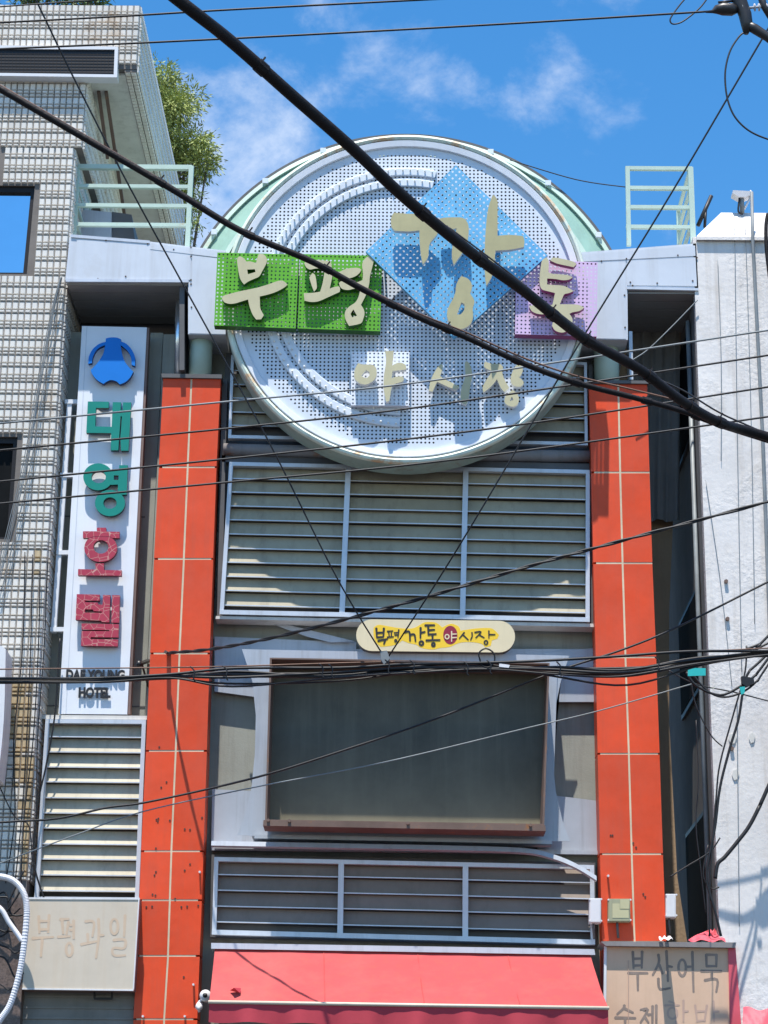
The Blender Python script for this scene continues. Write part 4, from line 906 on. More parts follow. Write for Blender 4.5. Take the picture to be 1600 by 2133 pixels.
# ------------------------------------------------------------------ tiled building
TY = -0.10
TB = thing('tiled_building', 'tall building clad in white ribbed tiles with dark joints and an overhanging parapet', 'building', (P(60, 1500, TY).x, 0, 0))
xr1 = P(180, 170, TY).x; xr2 = P(154, 320, TY).x-0.0
xL = xr1-3.2; zpar0 = P(285, 150, TY).z; zjog = P(160, 308, TY).z; ztop = P(292, 18, TY).z
def wpx(pts, Y): return W2(pts, Y)
win1 = wpx([(-120, 385), (73, 387), (56, 571), (-120, 570)], TY); win2 = wpx([(-120, 908), (37, 910), (22, 1123), (-120, 1122)], TY)
wl = prism_w('wall', [[(xL, GZ), (xr2, GZ), (xr2, zjog), (xr1, zjog), (xr1, zpar0+0.6), (xL, zpar0+0.6)], win1, win2], TY, 5.5, [MT['joint'], MT['joint']], TB)
px1 = P(292, 20, TY-0.06).x
pw = prism_w('parapet', [[(xL, zpar0), (px1, zpar0), (px1, ztop), (xL, ztop)]], TY-0.06, 4.9, [MT['joint'], MT['joint']], TB)
box('soffit', (xr1-0.4, TY+0.02, zpar0-0.03), (px1-0.12, TY+4.75, zpar0-0.004), MT['soffitwhite'], TB)
# tiles
def tile_geo(w, h, t, bev=0.008):
    v = [(0, 0, 0), (w, 0, 0), (w, 0, h), (0, 0, h), (bev, -t, bev), (w-bev, -t, bev), (w-bev, -t, h-bev), (bev, -t, h-bev)]
    f = [(4, 5, 6, 7), (0, 1, 5, 4), (1, 2, 6, 5), (2, 3, 7, 6), (3, 0, 4, 7)]
    return v, f
TW = 0.0665; HS_ = (0.088, 0.042, 0.088, 0.042, 0.036); GAP = 0.0072
tm = {}
for h in set(HS_):
    v, f = tile_geo(TW-GAP, h-GAP, 0.016 if h > 0.05 else 0.024)
    me = bpy.data.meshes.new('tile'); me.from_pydata(v, [], f); me.materials.append(MT['tile']); me.update(); tm[h] = me
spots = []
def tilerows(x1, z0, z1, Y, xmin, holes=(), org=None):
    z = z1; k = 0
    while True:
        h = HS_[k % 5]; k += 1
        if z-h < z0: break
        z -= h; x = x1
        while x-TW > xmin:
            x -= TW
            if any(hx0-0.002 < x+TW and x < hx1+0.002 and hz0-0.002 < z+h and z < hz1+0.002 for hx0, hx1, hz0, hz1 in holes): continue
            spots.append((x+GAP/2, Y, z+GAP/2, h))
hl = [(min(p[0] for p in w_), max(p[0] for p in w_), min(p[1] for p in w_), max(p[1] for p in w_)) for w_ in (win1, win2)]
xvis = P(-45, 900, TY).x
tilerows(px1, zpar0, ztop, TY-0.06, xvis-0.3)
tilerows(xr1, zjog, zpar0-0.02, TY, xvis-0.2)
tilerows(xr2, P(60, 1835, TY).z, zjog, TY, xvis, hl)
for n_, (x, y, z, h) in enumerate(spots): pass
ind = [s for s in spots if s[0] > xvis+0.05 and s[1] == TY-0.06][:150]
ind += [s for s in spots if s[1] == TY and s[2] > P(100, 700, TY).z and s[0] > xvis+0.05][:150]
inds = set(ind)
for s in ind:
    par = pw if s[1] != TY else wl
    piece('tile', tm[s[3]], par, Vector(s[:3])-ORG[TB.name])
for par, nm, pick in ((wl, 'tile_cladding', lambda s: s[1] == TY), (pw, 'tile_cladding', lambda s: s[1] != TY)):
    V, Fc, fmat = [], [], []
    rnd = random.Random(3)
    for s in spots:
        if s in inds or not pick(s): continue
        d_ = EYE.lerp(Vector(s[:3]), 1.0)-EYE; pxx = 800+FPX*d_.dot(R_)/d_.dot(F_); pyy = 1066.5-FPX*d_.dot(U_)/d_.dot(F_)
        amt = max(0.0, min(0.62, (pyy-1130)/500))*(1.0 if 18 < pxx < 62 else 0.25)+(0.25 if 60 < pxx and 1150 < pyy < 1320 else 0)
        nv = 0.5+0.75*mnoise.noise(Vector((s[0]*7.0, 3.1, s[2]*0.9)))+0.12*mnoise.noise(Vector((s[0]*40, 1, s[2]*25)))
        fmat += [1 if nv < amt else 0]*5
        v, f = tile_geo(TW-GAP, s[3]-GAP, 0.016 if s[3] > 0.05 else 0.024); i = len(V)
        V += [(a+s[0], b+s[1], c+s[2]) for a, b, c in v]; Fc += [tuple(q+i for q in ff) for ff in f]
    o = mesh(nm, V, Fc, [MT['tile'], MT['tilestain']], par, fmat); o['kind'] = 'stuff'
# receding side faces: same tiles, joined
def side_tiles(X, z0, z1, y0, y1, par):
    V, Fc = [], []; z = z1; k = 0
    while z > z0:
        h = HS_[k % 5]; k += 1; z -= h; y = y0
        while y < y1:
            i = len(V); a, b, c, d = y+GAP/2, y+TW-GAP/2, z+GAP/2, z+h-GAP/2; t = 0.016 if h > 0.05 else 0.024; e = 0.008
            V += [(X, a, c), (X, b, c), (X, b, d), (X, a, d), (X+t, a+e, c+e), (X+t, b-e, c+e), (X+t, b-e, d-e), (X+t, a+e, d-e)]
            Fc += [tuple(q+i for q in ff) for ff in ((4, 5, 6, 7), (0, 1, 5, 4), (1, 2, 6, 5), (2, 3, 7, 6), (3, 0, 4, 7))]
            y += TW
    o = mesh('side_tile_cladding', V, Fc, MT['tile'], par); o['kind'] = 'stuff'
side_tiles(px1, zpar0+0.02, ztop, TY-0.05, TY+4.8, pw)
side_tiles(xr1, zjog, zpar0-0.03, TY+0.01, TY+5.3, wl)
side_tiles(xr2, P(150, 1830, TY).z, zjog, TY+0.01, TY+1.2, wl)
# dark tile edge under the parapet side
box('parapet_edge', (px1-0.13, TY-0.055, zpar0-0.036), (px1-0.004, TY+4.78, zpar0-0.002), MT['joint'], TB)
V, Fc = [], []
for k in range(72):
    for q in (0, 1):
        y0 = TY-0.05+k*TW; x0 = px1-0.127+q*0.064; z0 = zpar0-0.036; i = len(V)
        V += [(x0, y0, z0), (x0+0.056, y0, z0), (x0+0.056, y0+0.058, z0), (x0, y0+0.058, z0), (x0+0.006, y0+0.006, z0-0.012), (x0+0.05, y0+0.006, z0-0.012), (x0+0.05, y0+0.052, z0-0.012), (x0+0.006, y0+0.052, z0-0.012)]
        Fc += [(i+7, i+6, i+5, i+4), (i, i+1, i+5, i+4), (i+1, i+2, i+6, i+5), (i+2, i+3, i+7, i+6), (i+3, i, i+4, i+7)]
mesh('edge_tile', V, Fc, MT['tile'], pw)['kind'] = 'stuff'
# windows
for w_, gl in ((win1, MT['glass']), (win2, MT['darkglass'])):
    a, b, c, d = w_
    fr = prism_w('window', [[(a[0], a[1]), (b[0], b[1]), (c[0], c[1]), (d[0], d[1])], [(a[0]+0.05, a[1]-0.06), (b[0]-0.045, b[1]-0.06), (c[0]-0.045, c[1]+0.03), (d[0]+0.05, d[1]+0.03)]], TY+0.03, 0.08, [MT['bronze'], MT['bronze']], TB)
    prism_w('pane', [[(a[0]+0.04, a[1]-0.05), (b[0]-0.035, b[1]-0.05), (c[0]-0.035, c[1]+0.02), (d[0]+0.04, d[1]+0.02)]], TY+0.075, 0.012, gl, fr)
# granite shop front at its foot
box('granite_base', (xL, TY-0.06, GZ), (P(52, 2000, TY).x, TY+0.2, P(40, 1872, TY).z), MT['granite'], TB)
# rusty brackets under the soffit
bars('bracket', [(Vector((xr1+0.16, 0.25, zpar0-0.04)), Vector((xr1+0.20, 2.4, zpar0-0.9))), (Vector((xr1+0.08, 0.25, zpar0-0.04)), Vector((xr1+0.1, 1.0, zpar0-0.45))), (Vector((xr1+0.06, 0.9, zpar0-0.42)), Vector((xr1+0.22, 0.9, zpar0-0.42)))], 0.035, 0.035, MT['rusty'], TB)
# vent box on the roof behind the left railing
vb = thing('rooftop_shed', 'small grey metal box on the roof behind the mint railing', 'shed', P(215, 500, 0.7))
prism('body', [(168, 436), (232, 442), (232, 502), (160, 500)], 0.55, 0.9, MT['silver'], vb)
prism('shutter', [(233, 441), (274, 447), (282, 506), (232, 502)], 0.6, 0.8, MT['darkgrey'], vb)

# LED ticker board
LD = thing('ticker_board', 'long black ticker display in a white frame under the tiled parapet', 'display', P(100, 160, -0.3))
LYY = -0.235
prism('frame', [(-140, 93), (246, 97), (244, 161), (-140, 156)], LYY, 0.13, MT['ledframe'], LD, holes=[[(-130, 101), (239, 103), (237, 155), (-130, 150)]])
prism('screen', [(-132, 99), (240, 101), (238, 157), (-132, 152)], LYY+0.015, 0.03, MT['ledface'], LD)
V, Fc = [], []
for k in range(34):
    x = -20+k*7.7; add_bar(V, Fc, P(x, 101.5, LYY+0.013), P(x-0.8, 154, LYY+0.013), 0.004, 0.004)
for k in range(8):
    y = 106+k*6.4; add_bar(V, Fc, P(-130, y-1.5, LYY+0.012), P(239, y+1, LYY+0.012), 0.003, 0.003)
mesh('grid', V, Fc, MT['bronze'], LD)

# ------------------------------------------------------------------ white stucco building
QY = -0.30
SB = thing('stucco_building', 'white rough stucco building with a chamfered roof cap', 'building', (P(1560, 1500, QY).x, 0.5, 0))
X0 = P(1474, 1300, QY).x; zt = P(1500, 494, QY).z; X1 = X0+3.2
xe = P(1455, 1000, QY+0.25).x
b_ = [(xe, 3.2), (xe, QY+0.12), (X0, QY), (X1, QY), (X1, 3.2)]
V = [(x, y, GZ) for x, y in b_]+[(x, y, zt) for x, y in b_]
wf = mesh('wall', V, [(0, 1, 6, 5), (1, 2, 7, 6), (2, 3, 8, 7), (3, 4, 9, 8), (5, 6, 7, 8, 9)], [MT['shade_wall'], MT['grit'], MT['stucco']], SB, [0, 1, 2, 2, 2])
# cap with a sloping shoulder
xa = P(1450, 494, QY).x; xb_ = P(1502, 443, QY+0.5).x; zc = P(1500, 443, QY+0.5).z
V = [(xa, QY-0.04, zt-0.01), (X1, QY-0.04, zt-0.01), (X1, QY+0.5, zc), (xb_, QY+0.5, zc), (xa, 3.2, zt-0.01), (xb_, 3.0, zc), (X1, 3.0, zc), (X1, 3.2, zt-0.01),
     (xa, QY-0.04, zt-0.05), (X1, QY-0.04, zt-0.05), (xa, 3.2, zt-0.05)]
mesh('roof_cap', V, [(0, 1, 2, 3), (0, 3, 5, 4), (3, 2, 6, 5), (4, 5, 6, 7), (8, 9, 1, 0), (10, 8, 0, 4)], MT['stucco'], SB)
def sidewin(y0, y1, p0, p1):
    z0, z1 = P(1460, p1, 0.3).z, P(1460, p0, 0.3).z
    f = box('window', (xe-0.03, y0, z0), (xe-0.004, y1, z1), MT['bronze'], SB)
    box('pane', (xe-0.036, y0+0.05, z0+0.05), (xe-0.030, y1-0.05, z1-0.05), MT['darkglass'], f)
for a, b in ((700, 920), (1230, 1440), (1690, 1960)): sidewin(0.12, 1.6, a, b)
tube('corner_pipe', [Vector((xe-0.035, QY+0.35, GZ+3)), Vector((xe-0.035, QY+0.35, P(1450, 640, QY).z))], 0.024, MT['greywire'], SB, 8)
# peeling patches and rusty anchors: real flakes
for a, b, s in ((1520, 1530, 9), (1527, 1605, 8), (1562, 1528, 7)):
    prism('flake', [(a, b), (a+s, b-3), (a+s*1.6, b+5), (a+s*1.2, b+18), (a+s*0.3, b+20), (a-2, b+10)], QY-0.012, 0.011, MT['soffitwhite'], SB)
studs(SB, [(1524, 1560), (1515, 1290), (1512, 1212)], QY, 0.02, 0.03, MT['rusty'])
cd_ = thing('conduit', 'pale vertical conduit clipped to the white stucco wall', 'conduit', P(1590, 1400, QY-0.03))
tube('pipe', [P(1566, 400, QY-0.045), P(1568, 500, QY-0.045), P(1588, 900, QY-0.045), P(1604, 1330, QY-0.045), P(1624, 1800, QY-0.045)], 0.017, MT['greywire'], cd_, 8)
# roof hardware
ra = thing('roof_antenna', 'dark bar antenna on a short mast on the stucco roof', 'antenna', P(1468, 470, 0.3))
tube('mast', [P(1468, 474, 0.3), P(1470, 436, 0.3)], 0.016, MT['black'], ra); tube('bar', [P(1454, 470, 0.3), P(1482, 408, 0.3)], 0.022, MT['black'], ra)
rc = thing('roof_floodlight', 'small lamp head on a bent bracket on the stucco roof cap', 'lamp', P(1550, 443, 0.1))
tube('mast', [P(1546, 444, 0.1), P(1545, 402, 0.1)], 0.024, MT['greywire'], rc); prism('head', [(1527, 396), (1565, 398), (1567, 404), (1553, 410), (1540, 410), (1526, 402)], 0.05, 0.12, MT['porcelain'], rc)
tube('bracket', [P(1566, 440, 0.1), P(1565, 400, 0.1), P(1562, 398, 0.1)], 0.014, MT['ledframe'], rc); tube('brace', [P(1550, 436, 0.1), P(1564, 410, 0.1)], 0.012, MT['ledframe'], rc)
tube('cable', [P(a, b, 0.08) for a, b in smoothpts([(1530, 400), (1540, 408), (1538, 440), (1548, 446)], 4, False)], 0.01, MT['wire'], rc, 6)
# ------------------------------------------------------------------ trees
def tree(name, label, base, clumps, leafm, nleaf, llen, droop, trunk_r=0.12):
    o = thing(name, label, 'tree' if 'tree' in name else 'plant', base)
    V, Fc = [], []; top = sum((Vector(c[0]) for c in clumps), Vector())/len(clumps); bz = Vector(base)
    add_tube(V, Fc, [bz, bz.lerp(top, 0.5)+Vector((0.1, 0, 0)), top], [trunk_r, trunk_r*0.7, trunk_r*0.2], 8)
    for c, r in clumps: add_tube(V, Fc, [bz.lerp(top, 0.55), (bz.lerp(top, 0.7)+Vector(c))/2, Vector(c)], [trunk_r*0.4, trunk_r*0.25, 0.01], 5)
    mesh('trunk', V, Fc, MT['bark'], o)
    V, Fc = [], []
    for c, r in clumps:
        c = Vector(c)
        nsp = int(nleaf*r*r)
        subs = [c+Vector((random.gauss(0, 1), random.gauss(0, 1), random.gauss(0, 0.9))).normalized()*r*random.uniform(0.35, 1.0) for _ in range(9)]
        for _ in range(nsp):
            d = Vector((random.gauss(0, 1), random.gauss(0, 1), random.gauss(0, 1))).normalized()
            q = random.choice(subs)+Vector((d.x, d.y, d.z*0.8))*r*0.42*random.uniform(0.1, 1.0)**0.6
            out_d = (d+Vector((0, 0, -droop))).normalized()
            for k in range(7):
                l = llen*random.uniform(0.6, 1.2)
                a = (out_d+Vector((random.gauss(0, .45), random.gauss(0, .45), random.gauss(0, .45)))).normalized()
                s = a.cross(Vector((random.gauss(0, 1), random.gauss(0, 1), random.gauss(0, 1)))).normalized()*l*0.13
                p = q+a*(k*0.35*llen-0.5*llen); i = len(V)
                V += [p, p+a*l*0.5+s, p+a*l, p+a*l*0.5-s]; Fc.append((i, i+1, i+2, i+3))
    c = mesh('crown', V, Fc, leafm, o); return o
def at3(px, py, Y): return P(px, py, Y)
YT = 6.5
cl = [(P(350, 190, YT), 0.42), (P(378, 225, YT), 0.45), (P(360, 270, YT), 0.40), (P(345, 240, YT), 0.45), (P(372, 300, YT), 0.28), (P(388, 330, YT), 0.40), (P(412, 325, YT), 0.30), (P(382, 360, YT), 0.36), (P(432, 340, YT), 0.14), (P(400, 415, YT), 0.18), (P(375, 430, YT), 0.26), (P(388, 470, YT), 0.2), (P(345, 330, YT), 0.4), (P(330, 175, YT), 0.3)]
b3 = P(320, 500, YT); tree('willow_tree', 'feathery green tree rising behind the tiled parapet', (b3.x, YT, GZ), cl, MT['leaf'], 1700, 0.075, 0.5, 0.12)
YS = 0.3
for k, (xs, lab) in enumerate((((60, 85, 110, 40), 'dark leafy shrub above the ticker board on the tiled roof'), ((165, 190, 212, 140), 'leafy roof shrub nearest the corner of the tiled parapet'))):
    cl = [(P(x, random.uniform(-4, 14), YS), random.uniform(0.10, 0.17)) for x in xs]+[(P(xs[0]+20, -25, YS), 0.2)]
    q = P(xs[1], 20, YS); tree('roof_shrub', lab, (q.x, YS, q.z-0.2), cl, MT['leaf2'], 1100, 0.09, 0.2, 0.03)

# ------------------------------------------------------------------ overhead lines
def extend(pts):
    res = [tuple(p) for p in pts]
    for e in (0, -1):
        p = res[e]; q = res[1] if e == 0 else res[-2]
        if p[0] <= 2 or p[0] >= 1598 or p[1] <= 2:
            d = Vector((p[0]-q[0], p[1]-q[1])); d = d.normalized()*420; n = (p[0]+d.x, p[1]+d.y)
            res = [n]+res if e == 0 else res+[n]
    return res
def cable(name, label, pts, Y, r, mat, cat='cable', group=None, parent=None, sides=6, n=8, ext=True):
    if ext: pts = extend(pts)
    sm = smoothpts(pts, n, False); L = len(sm)
    Y0, Y1 = (Y, Y) if not isinstance(Y, tuple) else Y
    w = [P(a, b, Y0+(Y1-Y0)*i/(L-1)) for i, (a, b) in enumerate(sm)]
    rr = r if not isinstance(r, tuple) else [r[0]+(r[1]-r[0])*i/(L-1) for i in range(L)]
    o = tube(name, w, rr, mat, parent, sides)
    if label: tag(o, label, cat, group)
    return o
A_ = [(365, -5), (480, 85), (610, 200), (735, 310), (830, 400), (930, 485), (1010, 548), (1090, 605), (1160, 662), (1225, 710), (1330, 768), (1420, 835), (1500, 880), (1600, 910)]
big = thing('trunk_cable', 'thickest black cable slanting from the top edge across the blue diamond', 'cable', P(735, 310, -9))
cable('core', None, A_, (-11, -7), (0.033, 0.031), MT['cable'], parent=big, sides=12)
def ties(parent, pts, Y, r, ks, nm='tie'):
    sm = smoothpts(extend(pts), 8, False); L = len(sm); Y0, Y1 = Y
    for f in ks:
        i = int(f*(L-2)); a = P(*sm[i], Y0+(Y1-Y0)*i/(L-1)); b = P(*sm[i+1], Y0+(Y1-Y0)*(i+1)/(L-1)); d = (b-a).normalized()
        V, Fc = [], []; add_tube(V, Fc, [a-d*0.03, a+d*0.03], r*1.13, 10); add_bar(V, Fc, a+Vector((0.0, 0, r)), a+Vector((0.02, 0, r+0.03)), 0.008, 0.008)
        mesh(nm, V, Fc, MT['cable'], parent)
ties(big, A_, (-11, -7), 0.033, (0.17, 0.37, 0.47, 0.6, 0.68, 0.76, 0.83, 0.88))
B_ = [(0, 185), (180, 290), (355, 392), (500, 480), (650, 545), (760, 605), (870, 660), (970, 702), (1090, 757), (1200, 797), (1320, 828), (1420, 856), (1500, 886), (1600, 918)]
b2 = thing('lashed_cable', 'medium black cable slanting from the tiled building across the round sign', 'cable', P(650, 545, -7))
cable('core', None, B_, (-8.5, -6.9), (0.022, 0.017), MT['cable'], parent=b2, sides=10)
cable('messenger_wire', None, [(0, 177), (180, 283), (355, 386), (500, 475), (650, 540), (760, 599), (870, 652), (970, 692), (1090, 745), (1200, 783), (1320, 812), (1420, 838), (1500, 872), (1600, 905)], (-8.5, -6.9), 0.006, MT['rustwire'], parent=b2)
ties(b2, B_, (-8.5, -6.9), 0.022, (0.2, 0.28, 0.36, 0.44, 0.52, 0.6, 0.68, 0.76, 0.84))
cable('messenger_wire', 'thin stay wire hugging the lower half of the thickest cable', [(930, 470), (1050, 560), (1200, 680), (1320, 765), (1420, 812), (1500, 860), (1600, 905)], -7, 0.006, MT['wire'], 'wire')
T = 0.0085
cable('power_wire', 'topmost thin wire crossing the tiled parapet to the sky', [(0, 47), (250, 34), (500, 19), (930, -3)], -6, T, MT['wire'], 'wire')
cable('power_wire', 'short wire across the roof shrubs in the top corner', [(0, 14), (240, -3)], -6, T*0.7, MT['wire'], 'wire')
cable('power_wire', 'straight wire over the blue sky ending at the pole insulator', [(0, 102), (300, 89), (700, 69), (1100, 47), (1490, 23)], -6, T, MT['wire'], 'wire')
cable('guy_wire', 'slack black wire slanting from the roof shrub past the hotel sign to the capsule sign', [(75, 0), (150, 155), (265, 380), (380, 590), (560, 920), (700, 1200), (800, 1368)], (-4.5, -2.3), (0.0085, 0.0065), MT['wire'], 'wire')
cable('guy_wire', 'black wire slanting from the pole hardware past the lilac board to the capsule sign', [(1600, 60), (1400, 400), (1210, 710), (1000, 1065), (905, 1220), (808, 1370)], (-4.5, -2.3), (0.0085, 0.0065), MT['wire'], 'wire')
gname = 'four thin wires strung across the orange pillars'
cable('service_wire', 'grey thin wire, topmost of four, crossing the small white letter board', [(0, 882), (480, 836), (820, 803), (1150, 756), (1600, 688)], -3, 0.0085, MT['greywire'], 'wire', gname)
cable('service_wire', 'black thin wire, second of four, crossing the green hotel letters', [(0, 938), (480, 892), (820, 855), (1150, 808), (1600, 740)], -3, 0.009, MT['wire'], 'wire', gname)
cable('service_wire', 'black thin wire, third of four, just above the rim bottom of the round sign', [(0, 1003), (480, 955), (820, 918), (1150, 875), (1600, 806)], -3, 0.009, MT['wire'], 'wire', gname)
cable('service_wire', 'black thin wire, lowest of four, crossing the top of the wide louvre', [(0, 1049), (480, 1004), (820, 972), (1150, 931), (1600, 868)], -3, 0.009, MT['wire'], 'wire', gname)
tw = thing('twisted_cable', 'twisted black cable rising from the orange pillar over the wide louvre', 'cable', P(350, 1362, -0.2))
tp = [(350, 1360), (440, 1352), (560, 1330), (720, 1290), (900, 1240), (1100, 1180), (1300, 1125), (1600, 1045)]
for k in range(2):
    sm = smoothpts(extend(tp), 26, False); L = len(sm)
    w = [P(a, b, -0.25-2.2*min(1, i/(L*0.4)))+Vector((0, cos(i*0.4+k*pi)*0.0075, sin(i*0.4+k*pi)*0.0075)) for i, (a, b) in enumerate(sm)]
    tube('strand', w, 0.0105, MT['wire'], tw, 6)
bars('anchor', [(P(352, 1362, PL), P(345, 1358, PL-0.16))], 0.03, 0.03, MT['rusty'], tw)
cable('service_wire', 'black cable sweeping up from the small louvre across the dark screen', [(0, 1713), (120, 1705), (220, 1683), (300, 1672), (440, 1642), (560, 1612), (700, 1568), (900, 1500), (1150, 1402), (1300, 1352), (1420, 1302), (1600, 1212)], -2.2, 0.0095, MT['wire'], 'wire')
cable('service_wire', 'thin grey wire running low across the dark screen', [(0, 1798), (150, 1742), (300, 1690), (540, 1638), (800, 1588), (1100, 1516), (1250, 1480), (1440, 1425)], -2.0, 0.0055, MT['greywire'], 'wire')
cable('roof_wire', 'thin wire from the vaulted roof edge to the railing', [(1062, 333), (1200, 374), (1306, 390)], 0.25, 0.006, MT['wire'], 'wire', ext=False)
cable('service_wire', 'pale wire across the dark passage recess to the stucco wall', [(1314, 752), (1350, 728), (1400, 680), (1453, 625)], -0.35, 0.006, MT['greywire'], 'wire', ext=False)
# horizontal bundle
bu = thing('cable_bundle', 'sagging bundle of many black cables across the middle of the facade', 'cable', P(800, 1400, -2.3))
cen = [(0, 1418), (200, 1417), (350, 1409), (480, 1404), (700, 1405), (850, 1397), (1000, 1392), (1150, 1396), (1300, 1397), (1450, 1375), (1600, 1362)]
for k in range(11):
    off = [random.uniform(-7, 7)*(0.6 if i < 3 else 1.0) for i in range(len(cen))]
    if k == 0: off = [-5, -4, -4, -12, -14, -13, -11, -20, -30, -18, -6]
    if k in (1, 2): off = [2, 4, 3, 14+6*k, 22-8*k, 4, 2, 8, 12, 8, 2]
    if k == 3: off = [0, 1, 2, 4, 1, -6, -10, 12, 30, 10, 0]
    pts = [(x+random.uniform(-15, 15) if 0 < x < 1600 else x, y+q) for (x, y), q in zip(cen, off)]
    cable('strand', None, pts, -2.3+random.uniform(-0.06, 0.06), random.choice((0.007, 0.009, 0.012)), MT['wire'], parent=bu, n=6)
cable('messenger_wire', None, [(0, 1394), (300, 1391), (480, 1388), (800, 1379), (1030, 1381), (1300, 1365), (1600, 1350)], -2.3, 0.006, MT['rustwire'], parent=bu)
for x, y in ((402, 1398), (470, 1397), (670, 1392), (690, 1393), (808, 1384), (860, 1385), (972, 1388), (1165, 1388), (1020, 1385), (1370, 1378)):
    cable('tie', None, [(x-6, y-10), (x+3, y), (x+1, y+14), (x+5, y+20)], -2.38, 0.006, MT['wire'], parent=bu, ext=False, n=3)
lo = smoothpts([(1000, 1375), (998, 1360), (1012, 1351), (1028, 1360), (1030, 1378), (1018, 1390), (1004, 1386), (1000, 1375)], 5, False)
tube('wire_loop', [P(a, b, -2.35) for a, b in lo], 0.007, MT['wire'], bu, 6)
prism('clamp', [(792, 1357), (806, 1355), (812, 1372), (800, 1384), (794, 1374)], -2.36, 0.05, MT['greywire'], bu)
prism('clamp', [(1040, 1382), (1062, 1385), (1060, 1391), (1040, 1389)], -2.36, 0.05, MT['boxwhite'], bu)
# cables around the stucco corner
st = thing('drop_cables', 'tangle of black drop cables hanging at the stucco corner', 'cable', P(1500, 1450, -1.2))
for pts, r in (([(1600, 1372), (1575, 1405), (1545, 1428), (1500, 1448), (1450, 1428), (1430, 1400)], 0.012), ([(1600, 1385), (1580, 1415), (1550, 1440), (1510, 1452), (1475, 1440), (1440, 1402)], 0.010),
               ([(1600, 1362), (1560, 1400), (1548, 1440), (1538, 1500), (1520, 1560), (1500, 1640), (1490, 1720), (1480, 1770), (1472, 1830), (1490, 1900), (1502, 1950)], 0.012),
               ([(1555, 1345), (1552, 1400), (1530, 1480), (1500, 1590), (1492, 1660), (1484, 1760), (1478, 1850), (1478, 1950)], 0.008),
               ([(1600, 1340), (1570, 1355), (1545, 1362), (1500, 1372), (1450, 1380)], 0.010), ([(1600, 1325), (1585, 1340), (1555, 1352)], 0.012),
               ([(1390, 1395), (1450, 1425), (1530, 1442), (1600, 1460)], 0.006), ([(1440, 1420), (1450, 1470), (1480, 1530), (1505, 1555)], 0.006),
               ([(1600, 1640), (1582, 1680), (1560, 1722), (1535, 1755), (1510, 1785), (1495, 1800), (1490, 1830)], 0.018), ([(1395, 1827), (1430, 1805), (1478, 1775), (1500, 1745)], 0.007),
               ([(1450, 1500), (1455, 1620), (1450, 1720), (1460, 1810), (1470, 1900)], 0.005), ([(1475, 1760), (1465, 1820), (1480, 1850), (1498, 1848)], 0.007)):
    cable('strand', None, pts, -0.9, r, MT['wire'], parent=st, n=5)
prism('junction', [(1545, 1408), (1570, 1412), (1572, 1422), (1556, 1430), (1546, 1424)], -0.95, 0.06, MT['wire'], st)
def hangtag(label, pts, Y): return tag(prism('cable_tag', pts, Y, 0.012, MT['tag']), label, 'tag')
hangtag('turquoise plate hung under the bundle at the passage', [(1433, 1391), (1470, 1392), (1470, 1407), (1433, 1408)], -1.25)
hangtag('small turquoise tag against the white stucco wall', [(1541, 1431), (1552, 1430), (1551, 1444), (1544, 1447)], -0.98)
# thin wires clipped down the stucco wall and down the tile wall
wl_ = []
wirespec = ((1495, 540, 1502, 960, 'hairline wire down the stucco nearest its corner'), (1530, 450, 1545, 1400, 'hairline wire down the middle of the stucco wall'), (1552, 450, 1572, 1300, 'dark hairline wire beside the pale conduit'), (1535, 1450, 1540, 1930, 'hairline wire down the peeling lower stucco'), (1470, 1000, 1525, 1430, 'slanting hairline wire across the pebbledash edge'))
for a, b, c, d, lab in wirespec:
    mid = ((a+c)/2+random.uniform(-4, 4), (b+d)/2)
    cable('clipped_wire', lab, [(a, b), mid, (c, d)], QY-0.02, 0.003, MT['greywire'], 'wire', 'thin wires clipped down the stucco wall', ext=False)
tb = thing('wire_bunch', 'bunch of thin grey wires hanging down the ribbed tiles', 'wire', P(60, 1180, TY-0.1))
for k in range(6):
    j = random.uniform(-6, 6)
    cable('strand', None, [(128+j*0.3, 575), (112+j, 650), (88+j*1.4, 780), (60+j*1.6, 950), (28+j*1.8, 1090), (-6+j*2, 1230)], TY-0.06-k*0.012, 0.0045, MT['greywire'], parent=tb, ext=False)
tv = thing('wire_bunch', 'dark straggling wires down the rust stained tile corner', 'wire', P(60, 1880, TY-0.1))
for k in range(4):
    x = 24+k*16
    cable('strand', None, [(x+28, 1180+random.uniform(-40, 60)), (x+20+random.uniform(-6, 6), 1350), (x+8+random.uniform(-9, 9), 1540), (x+random.uniform(-8, 8), 1700), (x-12+random.uniform(-6, 6), 1840)], TY-0.06-k*0.01, 0.006, MT['wire'], parent=tv, ext=False)
cable('strand', None, [(125, 1330), (118, 1450), (110, 1520), (95, 1600), (78, 1680), (70, 1790), (92, 1872)], -0.05, 0.009, MT['wire'], parent=tv, ext=False)
cable('strand', None, [(0, 1640), (30, 1700), (60, 1720), (66, 1780)], TY-0.1, 0.006, MT['wire'], parent=tv, ext=False)
